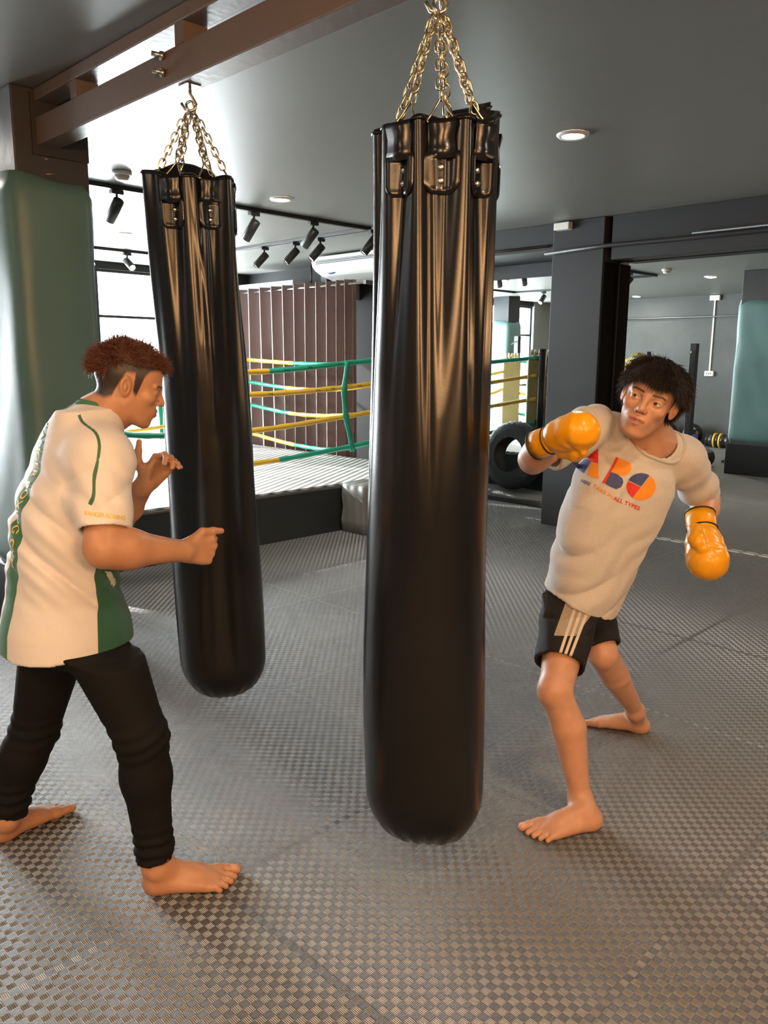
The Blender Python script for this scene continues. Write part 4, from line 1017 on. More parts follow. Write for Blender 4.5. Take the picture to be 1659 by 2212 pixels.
# ------------------------------------------------------------------ the coach (left)
def col_arr(v, c): a = np.ones((len(v), 4)); a[:, :3] = c; return a
def coach():
    th = math.radians(42)
    F = nz(RH*math.cos(th)+FH*math.sin(th)); S = np.cross(F, ZU)          # S points to his right, towards the viewer
    # head
    hf = nz(RH*math.cos(.36)+FH*math.sin(.36)); hf = nz(hf*math.cos(math.radians(17))-ZU*math.sin(math.radians(17))); hs = nz(np.cross(ZU, hf)); hu = np.cross(hf, hs)
    ho = Wh(277, 832, 2.24); hsz = .885
    head = head_prims(ho, hf, hs, hu, hsz, lid=.0032, jaw=1.05)
    # joints
    rsh, rel, rwr = Wh(222, 992, 2.08), Wh(226, 1184, 1.99), Wh(393, 1190, 2.13)
    lsh, lel, lwr = Wh(178, 972, 2.38), Wh(258, 1120, 2.46), Wh(311, 1048, 2.36)
    rhip, lhip = Wh(200, 1345, 2.10), Wh(126, 1345, 2.28)
    rkn, ran = Wh(306, 1592, 2.03), Wh(338, 1868, 2.035)
    lkn, lan = Wh(76, 1575, 2.30), Wh(14, 1768, 2.26)
    c7 = Wh(205, 902, 2.24)
    R3 = np.stack([F, S, ZU], 1)
    torso = [('t', Wh(150, 1385, 2.19)*A_((1, 1, 0)), R3, [(.83, 0, 0, .09, .14), (1.02, 0, 0, .10, .14), (1.15, -.005, 0, .09, .13), (1.25, .02, 0, .095, .14), (1.31, .04, 0, .08, .12)], .04)]
    arms = [('c', rsh, rel, .058, .047, .04), ('c', rel+(rwr-rel)*.0, rel+(rwr-rel)*.28, .047, .050, .03), ('c', rel+(rwr-rel)*.28, rwr, .050, .0285, .03), ('c', lsh, lel, .056, .044, .04), ('c', lel, lel+(lwr-lel)*.35, .042, .044, .02), ('c', lel+(lwr-lel)*.35, lwr, .044, .029, .02)]
    neck = [('c', ho-hu*.055-hf*.022, c7+F*.02-ZU*.02, .056, .064, .035), ('c', c7, rsh+ZU*.0, .045, .04, .05), ('c', c7, lsh-ZU*.01, .045, .04, .05)]
    legs = [('c', rhip, rkn, .098, .058, .04), ('c', rkn, rkn+(ran-rkn)*.3, .057, .055, .03), ('c', rkn+(ran-rkn)*.3, ran+(rkn-ran)*.08, .055, .038, .03),
            ('c', lhip, lkn, .092, .058, .04), ('c', lkn, lkn+(lan-lkn)*.3-F*.012, .057, .057, .03), ('c', lkn+(lan-lkn)*.3-F*.012, lan+(lkn-lan)*.08, .057, .038, .03),
            ('e', (rhip+lhip)/2-F*.015, (.125, .155, .12), R3, .05)]
    # fist of the near arm, thumb on top
    fd = nz(rwr-rel); fd = nz(fd+UPn*.05); rh = hand(rwr+fd*.004, fd, FWn*1.0+UPn*.05, UPn*1.0, [(50, 104, 70, 2), (54, 104, 70, 0), (60, 102, 68, -2), (68, 98, 64, -4)], [(.85, -.10, .75), (1, -.05, .10), (1, .1, .0)], .98)
    ld = nz(RTn*.64+UPn*.77); lt2 = nz(RTn*-.77+UPn*.64); lT = nz(lt2*.77-FWn*.64); lN = nz(-FWn*.77-lt2*.64)
    lh = hand(lwr+ld*.004, ld, lN, lT, [(52, 50, 26, -2), (58, 42, 20, 0), (52, 34, 16, 2), (44, 26, 12, 7)], [(.50, -.10, .88), (.80, -.30, .55), (.85, -.35, .45)], .97)
    # feet: the right one points right, the left one right and away
    rheel = A_(gz_(306, 1925)); rtoe = A_(gz_(500, 1905)); rd = nz(rtoe-rheel); rl_ = np.cross(rd, ZU); rl_ = rl_ if rl_@FH < 0 else -rl_
    lheel = A_(gz_(-8, 1822)); ltoe = A_(gz_(128, 1752)); ld2 = nz(ltoe-lheel); ll_ = np.cross(ld2, ZU); ll_ = ll_ if ll_@FH > 0 else -ll_
    ftR = foot(ran, rheel+rd*.012, rd, rl_, 1.06); ftL = foot(lan, lheel+ld2*.0, ld2, ll_, 1.02)
    body = torso+neck+arms+legs
    fB = lambda P: fold(body+[('g', ftR[:1], .01), ('g', ftL[:1], .01)], P)
    shp_ = []
    def under(P, d):                                # skin stays inside the shirt where the shirt covers it
        S_ = fold(shp_, P)+.014; out = np.maximum(0, -fcap(P, c7+F*.02, ho, .066, .10))*9+np.maximum(0, P[:, 2]-c7[2]-.05)*8+np.maximum(0, hemz-.015-P[:, 2])*6
        for sh_, el_, wr_ in ((rsh, rel, rwr), (lsh, lel, lwr)):
            dv = nz(el_-sh_); L_ = np.linalg.norm(el_-sh_); out = out+np.where(np.minimum(fcap(P, sh_, el_, .10, .10), fcap(P, el_, wr_, .09, .09)) < 0, np.clip((P-sh_)@dv-.55*L_, 0, 1)*8+.0, 0)
            out = out+np.where(fcap(P, el_+(wr_-el_)*.2, wr_+(wr_-el_), .10, .12) < 0, 3, 0)
        return np.maximum(d, S_-out)
    fA = lambda P: smin(smin(smin(under(P, fB(P)), fold(head, P), .03*hsz), fold(rh, P), .012), fold(lh, P), .012)
    fH = fRh = fLh = fA; fcc = lambda P: fold(body+head[:8], P)
    zr = lambda y, d=2.19: Wh(150, y, d)[2]
    rows = [(1392, 16, 281), (1340, 14, 274), (1270, 18, 256), (1200, 20, 254), (1120, 26, 264), (1060, 32, 266), (1010, 42, 268), (970, 56, 268), (935, 84, 258), (908, 116, 246), (885, 150, 232)]
    hss = [.172, .170, .168, .168, .172, .18, .19, .175, .14, .10, .06]; sec = []
    o = Wh(150, 1385, 2.19)*A_((1, 1, 0)); dd = 2.19
    for (y, xl, xr), hs_ in zip(rows, hss):
        pl, pr_ = Wh(xl, y, dd), Wh(xr, y, dd); ctr = (pl+pr_)/2; E = np.linalg.norm(pr_-pl)/2
        hf_ = math.sqrt(max(E*E-(hs_*math.sin(th))**2, .004))/math.cos(th); cc = (ctr-o); sec.append((ctr[2], cc@RH/math.cos(th) if 0 else cc@F, cc@S, hf_, hs_))
    slR = [('c', rsh+ZU*.005-S*.03, rsh+ZU*.0+S*.0, .074, .074, .05), ('c', rsh, rsh+(rel-rsh)*.82, .072, .069, .045)]
    slL = [('c', lsh-ZU*.02+S*.03, lsh+(lel-lsh)*.7, .066, .064, .05)]
    tor_ = [('t', o, R3, sec, 2.2, .03),('c', c7+F*.01-ZU*.012, rsh-S*.04+ZU*.02, .060, .05, .05), ('c', c7+F*.01-ZU*.012, lsh+S*.03-ZU*.02, .055, .05, .05)]; shp = tor_+slR+slL
    shp_.extend(shp); hemz = zr(1386)
    def clip(f, o, d, sgn):
        o, d = A_(o), nz(d)
        def g(P): e = sgn*((P-o)@d); return np.maximum(f(P)+.0011*np.clip(1+e/.014, 0, 1), e)
        return g
    nd = nz(ho-c7); npl = ho-hu*.085-hf*.03
    parts = [mesh_sdf(lambda P: np.maximum(fA(P), .176-np.linalg.norm(P-ho, axis=1)), *bounds([rsh, lsh, rkn, lkn, c7, ran, lan, rwr, lwr, rel], .17), .007, fc=fcc),
             mesh_sdf(lambda P: sink(fA, P, np.linalg.norm(P-ho, axis=1)-.190), ho-.2, ho+.2, .0019),
             mesh_sdf(clip(fRh, rwr-fd*.05, fd, -1), *bounds([rwr, rwr+fd*.13], .07), .0024),
             mesh_sdf(clip(fLh, lwr-nz(lwr-lel)*.03, nz(lwr-lel), -1), *bounds([lwr, lwr+ld*.14], .085), .0024)]
    for ft, hl, d in ((ftR, rheel, rd), (ftL, lheel, ld2)):
        parts.append(mesh_sdf(lambda P, ft=ft: np.maximum(fold(ft, P), -(P[:, 2]-.0012)), *bounds([hl, hl+d*.26], .09), .003))
    skin = A_((.50, .255, .145))
    hairm = lambda x, y, z: np.clip((z-np.interp(x, [-.12, -.06, -.042, -.030, -.018, .008, .014, .026, .036, .048, .075, .09], [-.055, -.062, -.050, .000, .030, .034, -.022, -.034, .030, .050, .066, .072]))/.014, 0, 1)
    tf = head_tint(ho, hf, hs, hu, hsz, skin, (.42, .15, .12), (.03, .018, .014), (.035, .026, .024), hairm, gaze=(0, -.001), lid=.0032)
    def tint(v):
        c = col_arr(v, skin); c = tf(v, c)
        for tips in (toe_tips(rheel, rd, rl_, 1.06), toe_tips(lheel, ld2, ll_, 1.02)):
            for t_, r in tips:
                m = np.clip((r-np.linalg.norm(v-t_, axis=1))/.002, 0, 1)[:, None]; c[:, :3] = c[:, :3]*(1-m*.6)+A_((.72, .42, .32))*m*.6
        return c
    man = mesh_obj('person', parts, skin_mat('coach_skin'), None, {'tint': tint})
    tag(man, 'man in a white and green shirt and black leggings, crouching barefoot with one fist out', 'person')
    # ---- hair: reddish spiky top
    rg = np.random.RandomState(5); n = 12000; u = rg.randn(n*6, 3); u /= np.linalg.norm(u, axis=1)[:, None]
    Rh = np.stack([hf, hs, hu], 1); c0 = A_((-.014, 0, .036)); rr = A_((.097, .074, .084)); q = c0+u*rr
    ok = ((q[:, 2] > .070-.35*np.maximum(0, -.03-q[:, 0])) & (q[:, 0] < .075)) & (np.abs(q[:, 1]) < .072) | ((q[:, 0] < -.075) & (q[:, 2] > .018)); q = q[ok][:n]; u_ = u[ok][:n]
    nrm = u_/rr; nrm /= np.linalg.norm(nrm, axis=1)[:, None]; dl = nrm*A_((.42, .25, .42))+A_((.70, 0, .20))*(np.clip((q[:, 0]+.07)/.06, -1.1, 1))[:, None]+rg.randn(len(q), 3)*.13+.34*np.stack([np.sin(q[:, 1]*120+q[:, 2]*40), np.sin(q[:, 0]*95+1+q[:, 2]*60), np.sin(q[:, 0]*90-q[:, 1]*80)], 1)
    ln = .018+.030*rg.rand(len(q))**1.5+.012*np.clip((q[:, 0])/.07, 0, 1); ln[(q[:, 0] < -.07)] *= 1.0
    base = A_((.11, .040, .026)); hmt = hair_mat('red_brown_hair', (.03, .014, .012), (.24, .09, .06))
    strands('hair', ho+(q*hsz)@Rh.T, dl@Rh.T, ln*hsz, hmt, man, .0010, 7, .4, .75, 2)
    cap = lambda P: np.maximum(np.maximum(fell((P-ho)@Rh/hsz, c0, (.101, .077, .092)), (.062-.30*np.maximum(0, -.035-((P-ho)@Rh/hsz)[:, 0])-((P-ho)@Rh/hsz)[:, 2])), ((P-ho)@Rh/hsz)[:, 0]-.072)+.0018*np.sin(((P-ho)@Rh)[:, 0]*420+np.sin(((P-ho)@Rh)[:, 1]*230)*2)*1
    mesh_obj('hair_base', [mesh_sdf(cap, ho-.16, ho+.16, .004)], hair_mat('dark_red_hair', (.02, .011, .01), (.07, .03, .024), .6), man)
    # ---- shirt
    cuff = rsh+(rel-rsh)*.80; cufd = nz(rel-rsh); 
    lcuff = lsh+(lel-lsh)*.68; lcd = nz(lel-lsh)
    def wr(P):
        q = P-o; f, s, z = q@F, q@S, P[:, 2]
        t = z*.75+f*.95+s*.2; low = np.clip((1.28-z)/.12, 0, 1)*np.clip((z-.76)/.14, 0, 1)
        w = -.015*low*(np.abs(np.sin(t*34+1.1*np.sin(f*9+z*5)+.7*np.sin(s*17)))**.75-.6)*(.45+.55*np.sin(f*13+z*8+1)); w += .0018*low*np.sin(t*118+3*np.sin(z*14+f*6))
        e = P-rsh; a = e@cufd; arm = np.clip((a-.01)/.06, 0, 1)*(np.linalg.norm(e-np.outer(a, cufd), axis=1) < .10); w += -.009*arm*(np.abs(np.sin(a*30+1.0*np.sin((e@F)*14)+(e@F)*10))**.75-.6)*np.clip((.19-a)/.06, 0, 1)
        return w
    def fS(P):
        w_ = wr(P); hem = hemz+.010*np.sin((P-o)@F*9)-(P-o)@RH*.02; d = fold(tor_, P)+w_
        d = np.where(P[:, 2]-hem < .045, smax(d, -(d+.011), .001), d); d = np.maximum(d, hem-P[:, 2])
        for sl, cf, cd in ((slR, cuff, cufd), (slL, lcuff, lcd)):
            e = fold(sl, P)+w_; a = (P-cf)@cd; e = np.where(a > -.035, smax(e, -(e+.011), .001), e); d = smin(d, np.maximum(e, a), .035)
        nk = nz(c7-ho-ZU*.0); no = c7+F*.025+ZU*.024; d = smax(d, -(fcap(P, no+nz(ho-no)*.012, no+nz(ho-no)*.2, .066, .075)), .004)
        return d
    def stripe(v):
        q = v-o; return np.where(q@F < .06+np.clip(v[:, 2]-1.28, 0, 1)*2, .026+.010*np.clip((1.3-v[:, 2])/.4, 0, 1)-np.abs(q@S-.004-.012*np.sin(v[:, 2]*7)), -1)
    def collar(v): return .014-np.abs(fcap(v, c7+F*.025+ZU*.024+nz(ho-c7)*.012, c7+F*.025+ZU*.024+nz(ho-c7)*.2, .066, .075))
    p1, p2 = Wh(196, 1222, 2.05), Wh(204, 1392, 2.05); pn = nz(np.cross(p2-p1, FWn)); pn = pn if pn@RTn > 0 else -pn
    def panel(v): return np.where((v-o)@S > -.3, np.minimum((v-p1)@pn, (Wh(200, 1205, 2.05)[2]-v[:, 2])+.0), -1)
    def seam_(v):
        q = v-rsh; return .0030-np.abs((q@nz(F*.80-ZU*.25-S*.1))+.052) - 1.0*((v[:, 2] < 1.12) | (q@S < -.07) | (v[:, 2] > 1.36))
    G = (.045, .17, .095)
    shirt = mesh_obj('sports_shirt', [mesh_sdf(fS, *bounds([Wh(5, 1395, dd), Wh(290, 870, dd), rsh, lsh, cuff], .17), .0055)],
        cloth_mat('white_green_jersey', (.74, .71, .70), [('stripe', G), ('collar', G), ('panel', (.03, .115, .075)), ('speck', (.55, .58, .56)), ('seam', (.06, .16, .09))], .55, 1200, .03, .1), man,
        {'speck': lambda v: np.where((v-o)@S > -.2, poly_px(v, [(228, 1234), (260, 1236), (251, 1256), (262, 1276), (257, 1284), (238, 1260)])+.004*np.sin(v[:, 2]*900)*np.sin((v@RH)*1100), -1), 'stripe': stripe, 'collar': collar, 'panel': panel, 'seam': seam_}, 1)
    bv = bvh_of(shirt)
    nc = c7+F*.025+ZU*.024; na_ = Vector(nz(ho-nc)); e1, e2 = frame_of(na_); cp = []
    for k in range(48):
        a = 2*PI*k/48; q = Vector(nc)+na_*.20+(e1*math.cos(a)+e2*math.sin(a))*.0725; h = bv.ray_cast(q, -na_, .32)
        if h[0] is not None: cp.append(h[0])
    cp = [(cp[i-1]+cp[i]*2+cp[(i+1) % len(cp)])/4 for i in range(len(cp))]; bm = NB(); tube(bm, cp, .0085, 8, closed=True)
    obj('neck_rib', bm, cloth_mat('green_rib_cloth', G, [], .7, 1200, .05, .1), shirt, smooth=True)
    # lettering down the spine stripe
    M_let = mat('yellow_print', (.78, .60, .06), .5, bump=0)
    def back(z, s_):        # point on the back of the shirt at height z, s_ to his right
        z_ = float(z); mid = .004+.012*math.sin(z_*7); q = Vector(o*A_((1, 1, 0))+S*(mid+s_)-F*.6+ZU*z_); h = bv.ray_cast(q, Vector(F), 1.2); return h[0] if h[0] is not None else q+Vector(F)*.45
    zt_, zb_ = Wh(150, 918, 2.1)[2], Wh(60, 1225, 2.1)[2]; zs = [zt_+(zb_-zt_)*k/60 for k in range(61)]; pp = [back(z, 0) for z in zs]; cum = [0]
    for a, b in zip(pp, pp[1:]): cum.append(cum[-1]+(b-a).length)
    bm = text_mesh('RANGER BOXING GYM', 1.0, .015); xs = [v.co.x for v in bm.verts]; x0, x1 = min(xs), max(xs); Lp = cum[-1]
    for v in bm.verts:
        z_ = float(np.interp((v.co.x-x0)/(x1-x0)*Lp, cum, zs)); v.co = back(z_, (v.co.y-.36)*.040)-Vector(F)*.0022
    obj('spine_lettering', bm, M_let, shirt)
    bm = text_mesh('RANGER BOXING', 1.0, .008); xs = [v.co.x for v in bm.verts]; x0b, x1b = min(xs), max(xs)
    A1, B1 = Wh(180, 1112, 1.85), Wh(274, 1124, 1.85)
    def fn2(u, v):
        s = (u-x0b)/(x1b-x0b); return Vector(A1+(B1-A1)*s+UPn*(v*.016+.012*math.sin(s*PI)*0)-FWn*0), nz(A1*.5+B1*.5-A_((0, 0, CAMZ)))
    lay(bm, bv, fn2, .002); obj('sleeve_lettering', bm, M_let, shirt)
    # speckled print low on the front
    # ---- leggings
    def fL(P):
        d = fold(legs, P)-.010; z = P[:, 2]
        for kn, an in ((rkn, ran), (lkn, lan)):
            e = P-kn; ax = nz(an-kn); a = e@ax; nr = np.linalg.norm(e-np.outer(a, ax), axis=1) < .12; L_ = np.linalg.norm(an-kn)
            d = d+np.where(nr, .0030*np.sin(a*170+2.2*np.sin((e@F)*25)+(e@RH)*20)*np.exp(-((a+.0)/.05)**2)+.0046*np.sin(a*185+2.5*np.sin((e@RH)*30+1)+(e@FH)*25)*np.exp(-((a-L_+.07)/.055)**2)-.006*np.exp(-((a-L_+.02)/.05)**2), 0)
            cutn = nr & (a > L_*.5); d = np.where(cutn, np.maximum(d, a-L_+.028+.25*(e@F)*.35), d)
        S_ = fold(shp, P)+.010
        return np.maximum(d, S_-np.clip(hemz+.01-z, 0, 1)*6)
    mesh_obj('leggings', [mesh_sdf(fL, *bounds([rhip, lhip, rkn, lkn, ran, lan], .16), .006)], cloth_mat('black_stretch_cloth', (.0095, .0095, .0105), [], .8, 900, .1, .0, .12), man, None, 1)
    # ring on the little finger
    Nf = nz(FWn-fd*(FWn@fd)); Tf = nz(np.cross(fd, Nf)); Tf = Tf if Tf@UPn > 0 else -Tf; dr = nz(fd*math.cos(1.19)+Nf*math.sin(1.19)); c = Vector(rwr+fd*.004+(Tf*-.029+fd*.079)*.98+dr*.017); e2 = Vector(np.cross(dr, Tf)); bm = NB()
    tube(bm, [c+Vector(Tf)*.0098*math.cos(a)+e2*.0098*math.sin(a) for a in [2*PI*k/20 for k in range(20)]], .0013, 6, closed=True)
    obj('finger_ring', bm, M_steel, man)
    return man
def pxy(v): q = v-A_((0, 0, CAMZ)); w = q@FWn; return 829.5+F_PX*(q@RTn)/w, 1106-F_PX*(q@UPn)/w
def poly_px(v, pts):        # signed distance to the outline of a cloth panel, measured as seen square on
    x, y = pxy(v); d = np.full(len(v), 1e3)
    for (ax, ay), (bx_, by) in zip(pts, pts[1:]+pts[:1]): L_ = math.hypot(bx_-ax, by-ay); d = np.minimum(d, ((bx_-ax)*(y-ay)-(by-ay)*(x-ax))/L_)
    return d/650
def sink(f, P, e): return np.maximum(f(P)+.0011*np.clip(1+e/.014, 0, 1), e)   # a finer patch slips under the coarser skin at its rim
def bounds(pts, m): p = np.stack(pts); return p.min(0)-m, p.max(0)+m
def gz_(x, y, z=0.0):
    d = FWn*F_PX+RTn*(x-829.5)+UPn*(1106-y); k = (z-CAMZ)/d[2]; return (d[0]*k, d[1]*k, z)
def toe_tips(heel, d, lat, s):
    out = []
    for l, f, L_, r in ((-.034, .188, .050, .012), (-.010, .192, .040, .008), (.008, .186, .037, .0078), (.024, .177, .033, .0074), (.038, .165, .029, .007)):
        t = heel*A_((1, 1, 0))+d*(f+L_+.004)*s+lat*l*1.08*s+ZU*.022*s; out.append((t, r*s))
    return out


# ------------------------------------------------------------------ the boxer (right)
def boxer():
    B = -FWn; cb = lambda a, b, c: nz(RTn*a+UPn*b+B*c)
    ho = Wh(1404, 862, 2.50); hsz = 1.03
    hf = cb(-.42, -.16, .89); hu = cb(.36, .93, .31); hu = nz(hu-hf*(hu@hf)); hs = np.cross(hu, hf)
    head = head_prims(ho, hf, hs, hu, hsz, lid=.0040, jaw=.86)
    pel = Wh(1250, 1292, 2.74); c7 = Wh(1406, 938, 2.62)
    rsh, rel, rwr = Wh(1272, 922, 2.62), Wh(1152, 992, 2.50), Wh(1184, 952, 2.31)
    lsh, lel, lwr = Wh(1480, 990, 2.70), Wh(1526, 1082, 2.84), Wh(1516, 1140, 2.66)
    lhip, rhip = Wh(1232, 1318, 2.66), Wh(1262, 1302, 2.86)
    lkn, lan = Wh(1200, 1492, 2.44), Wh(1254, 1728, 2.405)
    rkn, ran = Wh(1302, 1412, 2.74), Wh(1372, 1538, 2.99)
    U = nz(c7-pel); S = nz(rsh-lsh); S = nz(S-U*(S@U)); F = np.cross(U, S); F = F if F@B > 0 else -F; R3 = np.stack([F, S, U], 1)
    LT = np.linalg.norm(c7-pel)
    torso = [('t', pel, R3, [(-.10, 0, 0, .08, .11), (.05, 0, 0, .09, .125), (.2, 0, 0, .085, .12), (.35, 0, 0, .095, .145), (.47, 0, .0, .085, .145), (LT-.01, 0, 0, .06, .07)], .05)]
    neck = [('c', ho-hu*.05-hf*.02, c7-U*.02, .053, .062, .035), ('c', c7-U*.01, rsh+U*.0, .05, .048, .05), ('c', c7-U*.01, lsh+U*.0, .05, .048, .05)]
    arms = [('c', rsh, rel, .052, .041, .04), ('c', rel, rel+(rwr-rel)*.3, .041, .043, .03), ('c', rel+(rwr-rel)*.3, rwr, .043, .029, .03),
            ('c', lsh, lel, .052, .041, .04), ('c', lel, lel+(lwr-lel)*.3, .041, .043, .03), ('c', lel+(lwr-lel)*.3, lwr, .043, .029, .03)]
    def leg(hip, kn, an, calf):
        return [('c', hip, kn, .084, .052, .04), ('e', kn+calf*-.010, (.048, .048, .058), None, .02), ('c', kn, kn+(an-kn)*.34+calf*.016, .049, .055, .012), ('c', kn+(an-kn)*.34+calf*.016, an, .055, .032, .012)]
    legs = leg(lhip, lkn, lan, nz(RH*1.0+FH*.2))+[('c', rhip, rkn, .082, .054, .04), ('c', rkn, rkn+(ran-rkn)*.35, .053, .052, .010), ('c', rkn+(ran-rkn)*.35, ran+ZU*.01, .052, .031, .010)]+[('e', (lhip+rhip)/2, (.10, .13, .12), None, .05)]
    lheel, ltoe = A_(gz_(1292, 1782)), A_(gz_(1158, 1806)); ld = nz(ltoe-lheel); ll = nz(np.cross(ld, ZU)); ll = ll if ll@FH < 0 else -ll
    rheel, rtoe = A_(gz_(1398, 1584)), A_(gz_(1268, 1560)); rd = nz(rtoe-rheel); rl = nz(np.cross(rd, ZU)); rl = rl if rl@FH > 0 else -rl
    ftL, ftR = foot(lan, lheel, ld, ll, 1.06, .034), foot(ran, rheel, rd, rl, 1.0, .031)
    body = torso+neck+arms+legs
    shp_, shl_ = [], []
    def under(P, d):
        S_ = fold(shp_, P)+.014; out = np.maximum(0, -fcap(P, c7+F*.02, ho, .080, .10))*9+np.maximum(0, (P-c7)@U-.06)*8+np.clip(-(P-pel)@U-.012, 0, 1)*6
        for sh_, el_, wr_ in ((rsh, rel, rwr), (lsh, lel, lwr)):
            dv = nz(el_-sh_); L_ = np.linalg.norm(el_-sh_); out = out+np.where(np.minimum(fcap(P, sh_, el_, .09, .09), fcap(P, el_, wr_, .09, .09)) < 0, np.clip((P-sh_)@dv-.5*L_, 0, 1)*8, 0)
            out = out+np.where(fcap(P, el_+(wr_-el_)*.2, wr_+(wr_-el_), .09, .12) < 0, 3, 0)
        d = np.maximum(d, S_-out); sL = ((P-(lcut+rcut)/2)@nz(lcut-rcut)) > 0
        o2 = np.maximum(0, (P-pel)@U-.02)*6+np.where(sL, np.clip((P-lcut)@ldv+.012, 0, 1), np.clip((P-rcut)@rdv+.012, 0, 1))*7
        return np.maximum(d, fold(shl_, P)+.0135-o2)
    fcc = lambda P: fold(body+head[:8]+sh, P); fC = lambda P: smin(smin(under(P, fold(body, P)), fold(ftL, P), .02), fold(ftR, P), .02); fA = lambda P: smin(fC(P), fold(head, P), .03)
    def clip(f, o, d, sgn): return lambda P: np.maximum(f(P), sgn*((P-o)@d))
    nd = nz(ho-c7); npl = ho-hu*.092*hsz-hf*.03
    sec = [(-.09, -.0, -.006, .128, .124), (.035, 0, -.004, .128, .133), (.12, 0, .0, .124, .146), (.24, 0, .012, .125, .158), (.36, 0, .014, .122, .172), (.46, 0, .012, .110, .172), (.515, 0, .01, .095, .150), (.555, 0, 0, .07, .10)]
    rc, lc = rsh+(rel-rsh)*.74, lsh+(lel-lsh)*.84; rcd, lcd = nz(rel-rsh), nz(lel-lsh)
    tor_ = [('t', pel, R3, sec, 2.2, .03), ('c', c7-U*.03, rsh-S*.0, .064, .064, .04), ('c', c7-U*.03, lsh+S*.0, .064, .064, .04)]
    slR, slL = [('c', rsh-S*.02, rsh+(rel-rsh)*.9, .070, .064, .03)], [('c', lsh+S*.02, lsh+(lel-lsh)*1.05, .072, .066, .03)]; shp = tor_+slR+slL
    shp_.extend(shp)
    sh = [('c', lhip+ZU*.03, lhip+(lkn-lhip)*.86, .098, .080, .04), ('c', rhip+ZU*.03, rhip+(rkn-rhip)*1.1, .092, .072, .04), ('e', (lhip+rhip)/2+U*.03, (.11, .13, .12), None, .05)]
    lcut, rcut = lhip+(lkn-lhip)*.70, rhip+(rkn-rhip)*.90; ldv, rdv = nz(lkn-lhip), nz(rkn-rhip)
    shl_.extend(sh)
    fLeg = lambda P: smin(smin(fold(legs, P), fold(ftL, P), .02), fold(ftR, P), .02)
    zk = 0.40
    parts = [mesh_sdf(clip(lambda P: np.maximum(fA(P), 0.205-np.linalg.norm(P-ho, axis=1)), A_((0, 0, zk-.014)), -ZU, 1), *bounds([rsh, lsh, rel, lel, rwr, lwr, pel, c7, lkn, rkn, A_((pel[0], pel[1], .5))], .17), .006, fc=fcc),
             mesh_sdf(lambda P: sink(fA, P, np.linalg.norm(P-ho, axis=1)-.218), ho-.225, ho+.225, .0020)]
    for ft, kn, an, hl, d in ((ftL, lkn, lan, lheel, ld), (ftR, rkn, ran, rheel, rd)):
        g = lambda P: np.maximum(sink(fC, P, P[:, 2]-zk-.012), -(P[:, 2]-.0012))
        parts.append(mesh_sdf(g, *bounds([kn, an, hl, hl+d*.26], .11), .0035))
    skin = A_((.56, .30, .19))
    hairm = lambda x, y, z: np.clip((z-np.interp(x, [-.12, -.06, -.04, -.028, .006, .014, .026, .036, .05, .09], [-.06, -.06, -.04, .03, .036, -.012, .0, .03, .045, .06]))/.012, 0, 1)
    tf = head_tint(ho, hf, hs, hu, hsz, skin, (.40, .13, .12), (.025, .017, .013), (.02, .015, .012), hairm, gaze=(-.0035, .0005), lid=.0040)
    def tint(v):
        c = col_arr(v, skin); c = tf(v, c)
        for tips in (toe_tips(lheel, ld, ll, 1.06), toe_tips(rheel, rd, rl, 1.0)):
            for t_, r in tips:
                m = np.clip((r-np.linalg.norm(v-t_, axis=1))/.002, 0, 1)[:, None]; c[:, :3] = c[:, :3]*(1-m*.6)+A_((.75, .42, .33))*m*.6
        return c
    man = mesh_obj('person', parts, skin_mat('boxer_skin'), None, {'tint': tint})
    tag(man, 'young man in a grey T-shirt and black shorts, punching barefoot in yellow gloves', 'person')
    # hair
    rg = np.random.RandomState(9); n = 19000; u = rg.randn(n*5, 3); u /= np.linalg.norm(u, axis=1)[:, None]; Rh = np.stack([hf, hs, hu], 1)
    c0 = A_((-.014, 0, .036)); rr = A_((.098, .076, .086)); q = c0+u*rr
    lim = np.interp(q[:, 0], [-.12, -.06, -.02, .02, .05, .09], [-.035, -.02, .042, .045, .060, .068]); ok = q[:, 2] > lim; q = q[ok][:n]; u_ = u[ok][:n]
    nrm = u_/rr; nrm /= np.linalg.norm(nrm, axis=1)[:, None]; rad_ = q-A_((-.07, 0, .10)); rad_[:, 2] -= .03; rad_ /= np.linalg.norm(rad_, axis=1)[:, None]
    dl = nrm*.30+rad_*.95+A_((.30, 0, -.2))*(q[:, 0:1] > 0)+rg.randn(len(q), 3)*.075+.26*np.stack([np.sin(q[:, 1]*95+q[:, 2]*40), np.sin(q[:, 0]*80+1+q[:, 2]*60), np.sin(q[:, 0]*70-q[:, 1]*60)], 1)
    ln = (.036+.026*rg.rand(len(q)))
    strands('hair', ho+(q*hsz)@Rh.T, dl@Rh.T, ln*hsz, hair_mat('black_brown_hair', (.008, .006, .005), (.035, .022, .016), .6), man, .0011, 8, .75, .28, 4)
    def hc(P):
        L_ = (P-ho)@Rh/hsz; d = fell(L_, A_((-.016, 0, .040)), (.099, .078, .083)); lim = np.interp(L_[:, 0], [-.12, -.06, -.02, .03, .06, .09, .12], [-.045, -.03, .030, .030, .040, .050, .050])+.004*np.sin(L_[:, 1]*190+1)+.003*np.sin(L_[:, 1]*330)
        lk = .0022*np.sin(L_[:, 1]*230+3*np.sin(L_[:, 0]*40)+L_[:, 0]*90)
        return smax(d+lk, lim-L_[:, 2], .006)*hsz
    mesh_obj('hair_base', [mesh_sdf(hc, ho-.17, ho+.17, .0035)], hair_mat('black_hair', (.003, .0025, .002), (.008, .006, .005), .9), man)
    # T-shirt
    kd = nz(U*.72+S*-.55); ka = nz(U*.6+S*.8)
